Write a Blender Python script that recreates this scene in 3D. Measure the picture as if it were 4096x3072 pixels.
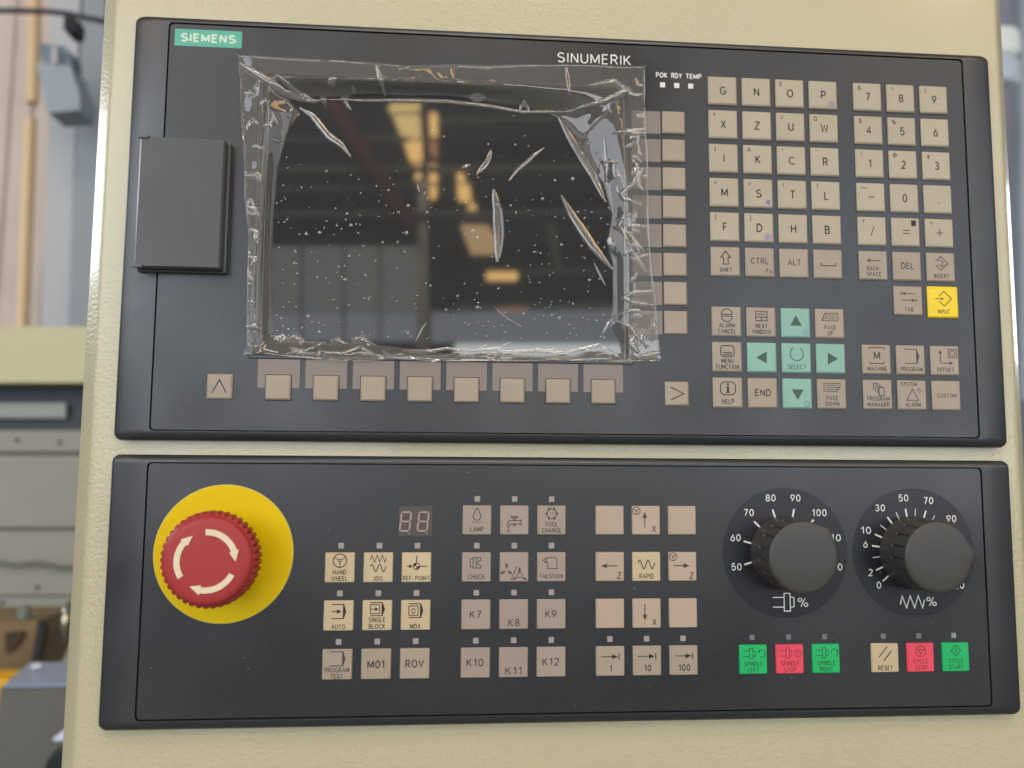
import bpy, bmesh, math, random
from mathutils import Vector, Matrix, Quaternion
random.seed(7)
for o in list(bpy.data.objects): bpy.data.objects.remove(o)
S = bpy.context.scene
COL = S.collection
PI = math.pi
R = math.radians
PZ = 1.40          # height of the panel origin above the hall floor (m)
# Panel frame used below: X right, Y down, z away from the viewer, in millimetres.
def P(X, Y, z=0.0): return Vector((X/1000, z/1000, PZ - Y/1000))

# ------------------------------------------------------------------ camera
CR = [[0.9971278315462103, -0.007384583612215004, -0.0753760935630563],
      [0.014194664001202964, 0.9958210109511895, 0.09021654871498867],
      [0.07439488604632286, -0.09102736991161052, 0.9930656669410787]]
CC = (131.84238, 196.34403, -354.83656)
FPX = 3145.5
def pv(v): return Vector((v[0], v[2], -v[1]))
cam = bpy.data.cameras.new('camera'); camo = bpy.data.objects.new('camera', cam); COL.objects.link(camo)
rt, dn, fw = pv(CR[0]), pv(CR[1]), pv(CR[2])
M3 = Matrix((rt, -dn, -fw)).transposed()
camo.matrix_world = Matrix.Translation(P(*CC)) @ M3.to_4x4()
cam.sensor_width = 36; cam.lens = 36*FPX/4096; cam.clip_start = 0.01; cam.clip_end = 200
cam.dof.use_dof = True; cam.dof.focus_distance = 0.362; cam.dof.aperture_fstop = 7.0
S.camera = camo
def bp(u, v, z):   # picture point (4096x3072) -> panel X, Y at depth z (layout of the far things)
    a, b = (u-2048)/FPX, (v-1536)/FPX
    r = [CR[0][i]*a + CR[1][i]*b + CR[2][i] for i in range(3)]
    k = (z-CC[2])/r[2]
    return CC[0]+k*r[0], CC[1]+k*r[1]

# ------------------------------------------------------------------ world, lights, exposure
w = bpy.data.worlds.new('World'); S.world = w; w.use_nodes = True
bg = w.node_tree.nodes['Background']; bg.inputs[0].default_value = (0.80, 0.85, 0.90, 1); bg.inputs[1].default_value = 0.24
S.view_settings.view_transform = 'Standard'; S.view_settings.look = 'None'; S.view_settings.exposure = -0.48; S.view_settings.gamma = 1
def area(name, pos, target, sx, sy, energy, color):
    l = bpy.data.lights.new(name, 'AREA'); l.shape = 'RECTANGLE'; l.size = sx; l.size_y = sy; l.energy = energy; l.color = color
    o = bpy.data.objects.new(name, l); COL.objects.link(o); o.location = pos
    o.rotation_euler = (Vector(target)-Vector(pos)).to_track_quat('-Z', 'Y').to_euler(); return o
area('roof_light', (0.4, -2.4, 5.2), (0.2, 0, 1.2), 2.6, 0.7, 58, (1.0, 0.97, 0.92))
area('amber_glint_light', (-2.6, -2.8, 4.4), (0.1, 0, 1.3), 1.5, 0.8, 32, (1.0, 0.58, 0.2))  # three amber lights added to give the film creases warm glints
area('amber_glint_light', (3.0, -2.6, 4.0), (0.2, 0, 1.3), 1.5, 0.8, 32, (1.0, 0.58, 0.2))
area('amber_glint_light', (1.2, -4.6, 6.6), (0.2, 0, 1.3), 1.8, 0.9, 28, (1.0, 0.62, 0.26))
area('side_light', (-4.0, 1.9, 2.62), (0.0, 0.6, 1.9), 1.2, 0.9, 44, (0.88, 0.97, 1.0))
area('side_light', (4.6, 3.2, 2.35), (0.5, 0.6, 1.9), 1.1, 1.1, 34, (0.88, 0.96, 1.0))
area('side_light', (-7.0, -4.4, 3.4), (0.0, 0.0, 1.4), 5.0, 3.4, 210, (0.84, 0.92, 1.0))  # added for bluish sheen on the left bezel end
area('side_light', (7.6, -4.4, 3.2), (0.3, 0.0, 1.4), 5.0, 3.0, 80, (0.84, 0.92, 1.0))  # added likewise for the right bezel end
area('beam_fill_light', (0.0, -6.2, 6.2), (0.0, -8.0, 2.6), 7.0, 1.0, 420, (1.0, 0.96, 0.88))  # added fill so the mirrored beams stand out from the dark wall

# ------------------------------------------------------------------ materials
def lin(c): c /= 255.0; return c/12.92 if c <= 0.04045 else ((c+0.055)/1.055)**2.4
def rgb(r, g, b, k=1.0): return (min(1, lin(r)*k), min(1, lin(g)*k), min(1, lin(b)*k), 1)
MATS = {}
def mat(name, color, rough=0.5, metal=0.0, spec=0.5, bump=None, vary=None, coat=0.0, emit=None, rvary=None):
    """bump=(scale, strength, distance mm); vary=(scale, amount) colour mottling; rvary=(scale, amount)"""
    m = bpy.data.materials.new(name); m.use_nodes = True; nt = m.node_tree; N = nt.nodes; L = nt.links
    b = N['Principled BSDF']
    b.inputs['Base Color'].default_value = color; b.inputs['Roughness'].default_value = rough
    b.inputs['Metallic'].default_value = metal; b.inputs['Specular IOR Level'].default_value = spec
    b.inputs['Coat Weight'].default_value = coat; b.inputs['Coat Roughness'].default_value = .13
    tc = N.new('ShaderNodeTexCoord')
    def noise(scale, det=4):
        n = N.new('ShaderNodeTexNoise'); n.inputs['Scale'].default_value = scale; n.inputs['Detail'].default_value = det
        L.new(tc.outputs['Object'], n.inputs['Vector']); return n
    if vary:
        n = noise(vary[0]); r = N.new('ShaderNodeMapRange'); r.inputs['From Min'].default_value = .3; r.inputs['From Max'].default_value = .7
        r.inputs['To Min'].default_value = 1-vary[1]; r.inputs['To Max'].default_value = 1+vary[1]
        L.new(n.outputs['Fac'], r.inputs['Value'])
        x = N.new('ShaderNodeVectorMath'); x.operation = 'SCALE'; x.inputs[0].default_value = color[:3]
        L.new(r.outputs[0], x.inputs['Scale']); L.new(x.outputs[0], b.inputs['Base Color'])
    if rvary:
        n = noise(rvary[0], 2.5); r = N.new('ShaderNodeMapRange'); r.inputs['From Min'].default_value = .35; r.inputs['From Max'].default_value = .65
        r.inputs['To Min'].default_value = rough-rvary[1]; r.inputs['To Max'].default_value = rough+rvary[1]
        L.new(n.outputs['Fac'], r.inputs['Value']); L.new(r.outputs[0], b.inputs['Roughness'])
    if name.startswith('key_') and vary:
        oi = N.new('ShaderNodeObjectInfo'); rr = N.new('ShaderNodeMapRange'); rr.inputs['To Min'].default_value = .955; rr.inputs['To Max'].default_value = 1.045
        L.new(oi.outputs['Random'], rr.inputs['Value']); y = N.new('ShaderNodeVectorMath'); y.operation = 'SCALE'
        L.new(x.outputs[0], y.inputs[0]); L.new(rr.outputs[0], y.inputs['Scale']); L.new(y.outputs[0], b.inputs['Base Color'])
    if bump:
        n = noise(bump[0], 2); bu = N.new('ShaderNodeBump'); bu.inputs['Strength'].default_value = bump[1]; bu.inputs['Distance'].default_value = bump[2]/1000
        L.new(n.outputs['Fac'], bu.inputs['Height']); L.new(bu.outputs[0], b.inputs['Normal'])
    if emit:
        b.inputs['Emission Color'].default_value = emit[0]; b.inputs['Emission Strength'].default_value = emit[1]
    MATS[name] = m; return m
M_paint = mat('cream_paint', rgb(186, 178, 145), 0.32, bump=(640, 1.0, 0.31), vary=(9, .03), spec=.8, coat=.35)
M_face = mat('membrane_grey', rgb(37, 40, 44), 0.32, spec=.62, bump=(2600, .25, .03), vary=(22, .05), rvary=(11, .08))
M_bez = mat('bezel_plastic', rgb(40, 43, 47), 0.34, spec=.75, bump=(1500, .5, .05), rvary=(30, .05))
M_groove = mat('groove_black', rgb(18, 20, 22), 0.7)
M_keyL = mat('key_beige', rgb(172, 162, 141), 0.42, vary=(60, .02))
M_keyF = mat('key_tan', rgb(160, 147, 130), 0.42, vary=(60, .03))
M_keyP = mat('key_rose_grey', rgb(156, 142, 130), 0.42, vary=(60, .03))
M_keyC = mat('key_cream', rgb(193, 175, 140), 0.42, vary=(60, .02))
M_keyT = mat('key_teal', rgb(134, 178, 163), 0.42, vary=(60, .02))
M_keyY = mat('key_yellow', rgb(236, 204, 20), 0.4, vary=(60, .02))
M_keyG = mat('key_green', rgb(20, 176, 98), 0.4, vary=(60, .02))
M_keyR = mat('key_red', rgb(224, 72, 94), 0.4, vary=(60, .02))
M_ink = mat('ink_dark', rgb(24, 20, 18), 0.5)
M_inkg = mat('ink_grey', rgb(58, 52, 48), 0.5)
M_inkv = mat('ink_violet', rgb(110, 100, 170), 0.5)
M_inkG = mat('ink_darkgreen', rgb(24, 84, 52), 0.5)
M_inkR = mat('ink_darkred', rgb(140, 40, 56), 0.5)
M_white = mat('print_white', rgb(218, 218, 212), 0.5)
M_tile = mat('label_field_grey', rgb(130, 119, 112), 0.38, vary=(40, .02))
M_led = mat('led_window', rgb(156, 147, 141), 0.35, vary=(300, .05))
M_ledw = mat('led_window_white', rgb(222, 220, 216), 0.35)
M_ledd = mat('led_window_dim', rgb(112, 116, 116), 0.35, vary=(300, .05))
M_badge = mat('badge_teal', rgb(84, 172, 150), 0.4)
M_badgew = mat('badge_lettering', rgb(196, 220, 200), 0.4)
M_cover = mat('cover_plastic', rgb(76, 76, 78), 0.45, bump=(1500, .4, .04), rvary=(40, .05))
M_yel = mat('yellow_disc', rgb(222, 190, 3), 0.45, spec=.15, vary=(30, .02))
M_red = mat('button_red', rgb(164, 56, 56), 0.42, spec=.3, vary=(40, .02))
M_arrow = mat('arrow_cream', rgb(222, 208, 176), 0.5)
M_knob = mat('knob_plastic', rgb(64, 63, 60), 0.42, bump=(1800, .3, .04), vary=(40, .06))
M_dial = mat('dial_print', rgb(20, 23, 31), 0.36, rvary=(14, .06))
M_seg = mat('segment_unlit', rgb(164, 142, 134), 0.4)
M_segw = mat('segment_window', rgb(82, 77, 72), 0.25)
M_glass = mat('screen_glass', rgb(52, 54, 56), 0.03, spec=1.0)
M_steel = mat('bright_steel', rgb(200, 205, 215), 0.25, metal=1.0)
# film: a clear sheet; where it clings to the glass its own reflection vanishes (attribute 'gap')
def film_mat():
    m = bpy.data.materials.new('clear_film'); m.use_nodes = True; nt = m.node_tree; N = nt.nodes; L = nt.links
    for n in list(N): N.remove(n)
    out = N.new('ShaderNodeOutputMaterial'); tr = N.new('ShaderNodeBsdfTransparent'); tr.inputs[0].default_value = (.96, .955, .94, 1)
    gl = N.new('ShaderNodeBsdfGlossy'); gl.inputs['Roughness'].default_value = 0.035; gl.inputs[0].default_value = (1, 1, 1, 1)
    df = N.new('ShaderNodeBsdfDiffuse'); df.inputs[0].default_value = (.8, .76, .7, 1)
    fr = N.new('ShaderNodeFresnel'); fr.inputs['IOR'].default_value = 1.62
    at = N.new('ShaderNodeAttribute'); at.attribute_name = 'gap'
    mm = N.new('ShaderNodeMath'); mm.operation = 'MULTIPLY'; m2 = N.new('ShaderNodeMath'); m2.operation = 'MULTIPLY'; m2.inputs[1].default_value = 1.8
    L.new(fr.outputs[0], m2.inputs[0]); L.new(m2.outputs[0], mm.inputs[0]); L.new(at.outputs['Fac'], mm.inputs[1])
    hz = N.new('ShaderNodeMath'); hz.operation = 'MULTIPLY'; hz.inputs[1].default_value = 0.22; L.new(at.outputs['Fac'], hz.inputs[0])
    a = N.new('ShaderNodeMixShader'); L.new(hz.outputs[0], a.inputs[0]); L.new(tr.outputs[0], a.inputs[1]); L.new(df.outputs[0], a.inputs[2])
    b = N.new('ShaderNodeMixShader'); L.new(mm.outputs[0], b.inputs[0]); L.new(a.outputs[0], b.inputs[1]); L.new(gl.outputs[0], b.inputs[2])
    L.new(b.outputs[0], out.inputs[0]); return m
M_film = film_mat()

# ------------------------------------------------------------------ helpers
ANCH = {}
def tag(o, label=None, cat=None, group=None, kind=None):
    if label: o['label'] = label
    if cat: o['category'] = cat
    if group: o['group'] = group
    if kind: o['kind'] = kind
    return o
def thing(name, X, Y, z, label, cat, group=None):
    """Empty at (X,Y,z) of the panel frame; its children use local x right, y up, z towards the viewer."""
    o = bpy.data.objects.new(name, None); COL.objects.link(o); o.empty_display_size = .01
    o.location = P(X, Y, z); o.rotation_euler = (PI/2, 0, 0); ANCH[o.name] = (X, -Y, -z)
    return tag(o, label, cat, group)
def link(name, me, m, parent=None, loc=(0, 0, 0), label=None, rz=0):
    """loc in mm: panel-local (x, y up, height) for children of a thing, relative for sub-parts."""
    if m and not me.materials: me.materials.append(m)
    o = bpy.data.objects.new(name, me); COL.objects.link(o)
    a = (0, 0, 0)
    if parent: o.parent = parent; a = ANCH.get(parent.name, a)
    o.location = ((loc[0]-a[0])/1000, (loc[1]-a[1])/1000, (loc[2]-a[2])/1000)
    o.rotation_euler.z = rz
    if label: o['label'] = label
    return o
def mesh(name, V, F, smooth=False, auto=None):
    me = bpy.data.meshes.new(name); me.from_pydata([(x/1000, y/1000, z/1000) for x, y, z in V], [], F); me.validate(); me.update()
    if smooth: me.shade_smooth()
    if auto is not None:
        me.shade_smooth(); me.set_sharp_from_angle(angle=R(auto))
    return me
class B:
    def __init__(s): s.V = []; s.F = []
    def add(s, V, F):
        n = len(s.V); s.V += [tuple(v) for v in V]; s.F += [tuple(i+n for i in f) for f in F]; return s
    def box(s, x0, y0, z0, x1, y1, z1):
        V = [(x, y, z) for z in (z0, z1) for y in (y0, y1) for x in (x0, x1)]
        return s.add(V, [(0, 2, 3, 1), (4, 5, 7, 6), (0, 1, 5, 4), (2, 6, 7, 3), (0, 4, 6, 2), (1, 3, 7, 5)])
    def mesh(s, name, **k): return mesh(name, s.V, s.F, **k)
def rrect(x0, y0, x1, y1, r, n=5):
    r = max(r, 0.01); pts = []
    for cx, cy, a in ((x1-r, y1-r, 0), (x0+r, y1-r, 90), (x0+r, y0+r, 180), (x1-r, y0+r, 270)):
        for i in range(n+1):
            t = R(a + 90*i/n); pts.append((cx+r*math.cos(t), cy+r*math.sin(t)))
    return pts
def loft(rings, cap0=False, cap1=True):
    """rings: lists of (x,y,z) with equal count"""
    V = []; F = []; n = len(rings[0])
    for r in rings: V += r
    for k in range(len(rings)-1):
        for i in range(n):
            j = (i+1) % n; F.append((k*n+i, k*n+j, (k+1)*n+j, (k+1)*n+i))
    if cap1: F.append(tuple((len(rings)-1)*n+i for i in range(n)))
    if cap0: F.append(tuple(reversed(range(n))))
    return V, F
def rr3(x0, y0, x1, y1, r, z, n=5): return [(x, y, z) for x, y in rrect(x0, y0, x1, y1, r, n)]
def tube(pts, rad, n=8):
    """tube along 3d points (mm)"""
    rings = []; pts = [Vector(p) for p in pts]
    for i, p in enumerate(pts):
        d = (pts[min(i+1, len(pts)-1)]-pts[max(i-1, 0)]).normalized()
        u = d.cross(Vector((0.3, 0.2, 1))).normalized(); v = d.cross(u)
        rr = rad[i] if isinstance(rad, (list, tuple)) else rad
        rings.append([tuple(p+u*rr*math.cos(2*PI*k/n)+v*rr*math.sin(2*PI*k/n)) for k in range(n)])
    return loft(rings, cap0=True)
def lathe(prof, n=64, fn=None):
    """prof: (r, h) pairs; axis = local z"""
    rings = []
    for k, (r, h) in enumerate(prof):
        rings.append([((fn(2*PI*i/n, r, h) if fn else r)*math.cos(2*PI*i/n), (fn(2*PI*i/n, r, h) if fn else r)*math.sin(2*PI*i/n), h) for i in range(n)])
    return loft(rings)

# flat print: strokes, fills and lettering ------------------------------------------------
def A_(cx, cy, rx, ry, a0, a1):
    n = max(3, int(abs(a1-a0)/22)); return [(cx+rx*math.cos(R(a0+(a1-a0)*i/n)), cy+ry*math.sin(R(a0+(a1-a0)*i/n))) for i in range(n+1)]
_S = A_(.31, .745, .27, .255, 25, 180)+A_(.31, .745, .27, .235, 180, 240)+A_(.31, .265, .30, .245, 60, 0)+A_(.31, .265, .30, .265, 0, -155)
_8 = A_(.28, .755, .24, .245, 0, 360); _O = A_(.37, .5, .37, .5, 0, 360)
FONT = {   # single-line sans: advance width, strokes (cap height = 1)
 'A': (.70, [[(0, 0), (.35, 1), (.70, 0)], [(.12, .33), (.58, .33)]]), 'B': (.58, [[(0, 0), (0, 1), (.28, 1)]+A_(.28, .76, .24, .24, 90, -90)+[(0, .52)], [(.28, .52)]+A_(.30, .26, .28, .26, 90, -90)+[(0, 0)]]),
 'C': (.66, [A_(.37, .5, .37, .5, 42, 318)]), 'D': (.64, [[(0, 0), (0, 1), (.24, 1)]+A_(.24, .5, .40, .5, 90, -90)+[(0, 0)]]),
 'E': (.50, [[(.50, 1), (0, 1), (0, 0), (.50, 0)], [(0, .52), (.44, .52)]]), 'F': (.48, [[(.48, 1), (0, 1), (0, 0)], [(0, .50), (.42, .50)]]),
 'G': (.68, [A_(.37, .5, .37, .5, 42, 308)+[(.70, .12), (.70, .46), (.42, .46)]]), 'H': (.60, [[(0, 0), (0, 1)], [(.60, 0), (.60, 1)], [(0, .52), (.60, .52)]]),
 'I': (.0, [[(0, 0), (0, 1)]]), 'J': (.40, [[(.40, 1), (.40, .24)]+A_(.20, .22, .20, .22, 0, -170)]), 'K': (.58, [[(0, 0), (0, 1)], [(.54, 1), (0, .38)], [(.17, .57), (.58, 0)]]),
 'L': (.46, [[(0, 1), (0, 0), (.46, 0)]]), 'M': (.76, [[(0, 0), (0, 1)], [(.76, 0), (.76, 1)], [(.02, .97), (.38, .12)], [(.74, .97), (.38, .12)]]), 'N': (.60, [[(0, 0), (0, 1)], [(.60, 0), (.60, 1)], [(.02, .97), (.58, .03)]]),
 'O': (.74, [_O]), 'P': (.54, [[(0, 0), (0, 1), (.28, 1)]+A_(.28, .73, .26, .27, 90, -90)+[(0, .46)]]), 'Q': (.76, [_O, [(.48, .24), (.76, -.02)]]),
 'R': (.58, [[(0, 0), (0, 1), (.28, 1)]+A_(.28, .74, .26, .26, 90, -90)+[(0, .48)], [(.30, .48), (.58, 0)]]), 'S': (.62, [_S]), 'T': (.60, [[(0, 1), (.60, 1)], [(.30, 1), (.30, 0)]]),
 'U': (.60, [[(0, 1), (0, .30)]+A_(.30, .30, .30, .30, 180, 360)+[(.60, 1)]]), 'V': (.66, [[(0, 1), (.33, 0), (.66, 1)]]), 'W': (.96, [[(0, 1), (.24, 0), (.48, .96), (.72, 0), (.96, 1)]]),
 'X': (.62, [[(0, 0), (.60, 1)], [(.02, 1), (.62, 0)]]), 'Y': (.62, [[(0, 1), (.31, .46), (.62, 1)], [(.31, .46), (.31, 0)]]), 'Z': (.60, [[(.03, 1), (.58, 1), (0, 0), (.60, 0)]]),
 '0': (.54, [A_(.27, .5, .27, .5, 0, 360)]), '1': (.30, [[(0, .78), (.24, 1), (.24, 0)]]), '2': (.52, [A_(.26, .74, .25, .26, 160, -35)+[(0, 0), (.52, 0)]]),
 '3': (.52, [A_(.25, .75, .23, .25, 150, -90)+A_(.25, .26, .27, .26, 90, -155)]), '4': (.56, [[(.42, 0), (.42, 1), (0, .26), (.56, .26)]]), '5': (.52, [[(.46, 1), (.08, 1), (.03, .52)]+A_(.25, .32, .27, .32, 130, -155)]),
 '6': (.54, [[(.40, 1), (.08, .52)]+A_(.27, .31, .27, .31, 155, 520)]), '7': (.50, [[(0, 1), (.50, 1), (.16, 0)]]), '8': (.56, [_8, A_(.28, .255, .28, .255, 0, 360)]), '9': (.54, [[(.14, 0), (.46, .48)]+A_(.27, .69, .27, .31, -25, 340)]),
 '%': (.86, [A_(.17, .78, .16, .2, 0, 360), A_(.69, .22, .16, .2, 0, 360), [(.62, 1), (.24, 0)]]), '&': (.70, [[(.70, 0), (.16, .72)]+A_(.30, .82, .17, .18, 200, -40)+[(.10, .38)]+A_(.28, .24, .26, .24, 150, 300)+[(.66, .44)]]),
 '$': (.62, [_S, [(.31, -.1), (.31, 1.1)]]), '!': (.0, [[(0, 1), (0, .3)], [(0, .1), (0, 0)]]), '@': (.9, [A_(.45, .5, .45, .5, -50, 290), A_(.45, .5, .2, .24, 0, 360)]), '#': (.6, [[(.15, 0), (.25, 1)], [(.4, 0), (.5, 1)], [(0, .33), (.6, .33)], [(0, .67), (.6, .67)]]),
 '?': (.46, [A_(.23, .76, .22, .24, 170, -60)+[(.23, .3)], [(.23, .1), (.23, 0)]]), '*': (.4, [[(.2, .5), (.2, 1)], [(0, .62), (.4, .88)], [(0, .88), (.4, .62)]]), '<': (.6, [[(.6, .85), (0, .5), (.6, .15)]]), '>': (.6, [[(0, .85), (.6, .5), (0, .15)]]),
 '(': (.2, [A_(.3, .5, .3, .6, 115, 245)]), ')': (.2, [A_(-.1, .5, .3, .6, 65, -65)]), '[': (.2, [[(.2, 1.1), (0, 1.1), (0, -.1), (.2, -.1)]]), ']': (.2, [[(0, 1.1), (.2, 1.1), (.2, -.1), (0, -.1)]]),
 ';': (.05, [[(.03, .75), (.03, .62)], [(.04, .15), (0, -.1)]]), ':': (.05, [[(.03, .75), (.03, .62)], [(.03, .13), (.03, 0)]]), '"': (.2, [[(0, 1), (0, .72)], [(.2, 1), (.2, .72)]]), "'": (.0, [[(0, 1), (0, .72)]]),
 '.': (.0, [[(0, .1), (0, 0)]]), '-': (.3, [[(0, .45), (.3, .45)]]), '\\': (.34, [[(0, 1), (.34, 0)]]), ' ': (.12, [])}
class Ink:
    """collects flat print in mm (x right, y up); every stroke sits a hair above the last"""
    def __init__(s, w=.34): s.b = B(); s.z = 0.0; s.w = w
    def poly(s, pts):
        s.z += .0015; s.b.add([(x, y, s.z) for x, y in pts], [tuple(range(len(pts)))]); return s
    def line(s, pts, w=None, close=False):
        w = (w or s.w)*.58; n = len(pts); L = []; Rr = []
        for i in range(n):
            p = Vector(pts[i]); a = Vector(pts[(i-1) % n]) if (i or close) else None; c = Vector(pts[(i+1) % n]) if (i < n-1 or close) else None
            d1 = (p-a).normalized() if a is not None else None; d2 = (c-p).normalized() if c is not None else None
            if d1 is None: d1 = d2
            if d2 is None: d2 = d1
            n1 = Vector((-d1.y, d1.x)); n2 = Vector((-d2.y, d2.x)); m = (n1+n2)
            if m.length < .1: m = n1
            m.normalize(); k = w/max(.45, m.dot(n1)); L.append(p+m*k); Rr.append(p-m*k)
        s.z += .0015; V = [(v.x, v.y, s.z) for v in L+Rr]
        s.b.add(V, [(i+n, (i+1) % n+n, (i+1) % n, i) for i in range(n if close else n-1)]); return s
    def arc(s, cx, cy, r, a0=0, a1=360, w=None, ry=None, n=28):
        ry = ry or r; full = abs(a1-a0) >= 360; m = n if full else max(4, int(n*abs(a1-a0)/360)+2)
        pts = [(cx+r*math.cos(R(a0+(a1-a0)*i/m)), cy+ry*math.sin(R(a0+(a1-a0)*i/m))) for i in range(m if full else m+1)]
        return s.line(pts, w, close=full)
    def disc(s, cx, cy, r, a0=0, a1=360, n=16):
        pts = [(cx+r*math.cos(R(a0+(a1-a0)*i/n)), cy+r*math.sin(R(a0+(a1-a0)*i/n))) for i in range(n+(a1-a0 < 360))]
        if a1-a0 < 360: pts.append((cx, cy))
        return s.poly(pts)
    def arrow(s, x0, y0, x1, y1, h=1.9, hw=.85, w=None):
        d = (Vector((x1, y1))-Vector((x0, y0))).normalized(); q = Vector((-d.y, d.x)); t = Vector((x1, y1)); b = t-d*h
        s.line([(x0, y0), tuple(b)], w); return s.poly([tuple(b-q*hw), tuple(t), tuple(b+q*hw)])
    def text(s, t, cx, cy, h, wid=None, xs=.86, align='c', rot=0, w=None):
        w = w or max(.23, h*.125); gapw = .33 if w < .17*h else .38
        tot = sum(FONT[c][0] for c in t)+gapw*(len(t)-1); hh = h-w
        kx = (wid-w)/tot if wid else hh*xs*1.12; x = cx-kx*tot/2
        for c in t:
            for st in FONT[c][1]: 
                full = len(st) > 5 and abs(st[0][0]-st[-1][0]) < 1e-6 and abs(st[0][1]-st[-1][1]) < 1e-6
                s.line([(x+px*kx, cy-hh/2+py*hh) for px, py in (st[:-1] if full else st)], w, close=full)
            x += (FONT[c][0]+gapw)*kx
        return s
    def mesh(s, name): return s.b.mesh(name)

# =================================================================== SETTING
# floor and the far end of the hall, behind the photographer (what the screen mirrors)
M_floor = mat('hall_floor', rgb(120, 118, 112), 0.6, vary=(3, .1), bump=(30, .2, 2))
b = B(); b.box(-9000, -9600, -60, 9000, 9000, 0)
fl = link('floor', b.mesh('floor'), M_floor); fl.location = (0, 0, 0); tag(fl, kind='structure')
M_end = mat('dark_cladding', rgb(58, 60, 62), 0.85, vary=(2, .15))
WD = 8000.0
wall = bpy.data.objects.new('end_wall', None); COL.objects.link(wall); wall.location = (0, -WD/1000, 0); tag(wall, 'dark end wall of the hall with lit windows and added glow panels, mirrored in the screen', kind='structure')
def refl(u, v, D=WD, zg=5.0):
    """point of the plane z=-D that picture point (u,v) sees mirrored in the screen glass -> world x, z (m)"""
    X, Y = bp(u, v, zg); dx, dy, dz = X-CC[0], Y-CC[1], zg-CC[2]
    k = (D+zg)/dz; return (X+dx*k)/1000, PZ-(Y+dy*k)/1000
def r8(x, y): return 940+x*0.7776, 200+y*0.7776
def wallpart(name, pts, m, off, th=.05):
    """prism on the end wall: outline in picture points mirrored by the screen; off = metres in front of the wall"""
    q = [refl(*r8(*p)) for p in pts]; n = len(q)
    V = [(x*1000, (off)*1000, z*1000) for x, z in q] + [(x*1000, (off-th)*1000, z*1000) for x, z in q]
    F = [tuple(range(n)), tuple(range(2*n-1, n-1, -1))] + [(i, i+n, (i+1) % n+n, (i+1) % n) for i in range(n)]
    o = link(name, mesh(name, V, F), m, wall); return o
def emis(name, c, s): return mat(name, (0.02, 0.02, 0.02, 1), .5, emit=((*c, 1), s))
M_wo = emis('window_amber', (1.0, .60, .20), 12); M_wo2 = emis('window_dusky', (1.0, .42, .2), 4.5); M_wy = emis('window_yellow', (1.0, .72, .28), 9)
M_wv = emis('vent_daylight', (1.0, .66, .34), 5.5); M_wg = emis('wall_glow_panel', (.97, .95, .90), 1.35); M_wb = emis('blue_glow_panel', (.80, .87, 1.0), 2.1); M_ww = emis('daylight_opening', (.93, .98, 1.0), 8)
M_we = emis('daylight_gate', (.90, .94, 1.0), 6.5); M_ws = emis('side_glow', (.78, .88, 1.0), 3.0); M_ws2 = emis('side_glow_left', (.80, .88, 1.0), 5.5)
M_wh = emis('amber_glint', (1.0, .58, .2), 26); M_glint = emis('glint_white', (1.0, .98, .95), 60)
M_be = mat('steel_beam', rgb(150, 146, 136), .6); M_br = mat('red_beam', rgb(120, 52, 50), .6)
b = B(); b.box(-9000, -60, 0, 9000, 0, 9000)
link('cladding', b.mesh('cladding'), M_end, wall)
for pts, m in (([(800, 285), (955, 282), (950, 318), (790, 322)], M_wy), ([(812, 342), (952, 342), (960, 455), (860, 458)], M_wy),
               ([(868, 476), (962, 476), (964, 572), (902, 576)], M_wo), ([(1000, 332), (1040, 334), (1044, 448), (1004, 448)], M_wo),
               ([(1002, 474), (1040, 474), (1046, 548), (1006, 552)], M_wo2), ([(916, 592), (962, 594), (960, 670), (930, 680)], M_wo),
               ([(998, 594), (1042, 594), (1042, 680), (1000, 682)], M_wo), ([(1000, 704), (1040, 704), (1036, 760), (1004, 776)], M_wo),
               ([(1134, 606), (1176, 640), (1184, 682), (1146, 684)], M_wo), ([(1142, 700), (1206, 700), (1216, 778), (1150, 780)], M_wo),
               ([(1196, 796), (1236, 800), (1244, 840), (1206, 840)], M_wo), ([(1294, 1146), (1450, 1146), (1452, 1186), (1294, 1186)], M_wo),
               ([(1352, 1316), (1505, 1312), (1505, 1340), (1352, 1344)], M_wo2)):
    wallpart('lit_pane', pts, m, .05)
for i, (x0, z0, w_, h_) in enumerate(((-2900, 7900, 420, 560), (-1500, 7900, 420, 560), (-100, 7900, 420, 560), (1300, 7900, 420, 560), (2700, 7900, 420, 560), (-8900, 2600, 260, 900), (8600, 2300, 300, 900))):
    b = B(); b.box(x0, 15, z0, x0+w_, 45, z0+h_); link('lit_pane', b.mesh('lit_pane'), M_wh, wall)  # amber panes added outside the mirrored area for film glints
for x0, z0 in ((-4600, 7600), (-800, 7900), (3600, 7600), (6600, 7000), (-8000, 6800)):
    b = B(); b.box(x0, 15, z0, x0+330, 120, z0+220); link('glint_box', b.mesh('glint_box'), M_glint, wall)  # white glowing boxes added so film ridges catch highlights
for k in range(7):
    y = 905+k*22
    wallpart('vent_slat', [(1160+k*8, y), (1330+k*6-abs(k-3)*9, y), (1334+k*6-abs(k-3)*9, y+17), (1166+k*8, y+17)], M_wv, .05)
wallpart('wall_glow_panel', [(60, 1010), (945, 1010), (945, 1345), (60, 1345)], M_wg, .02)  # grey wall area, its lit brightness put in as glow
wallpart('wall_glow_panel', [(60, 1352), (945, 1352), (945, 1500), (60, 1500)], M_wb, .02)  # bluish wall area below, also made to glow
wallpart('blue_glow_panel', [(1010, 1350), (2300, 1330), (2300, 1505), (1010, 1505)], M_wb, .02)  # lit bluish area of the wall, brightness put in as glow
wallpart('daylight_opening', [(1130, 1512), (2600, 1512), (2600, 1980), (1130, 1980)], M_ww, .02)
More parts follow.
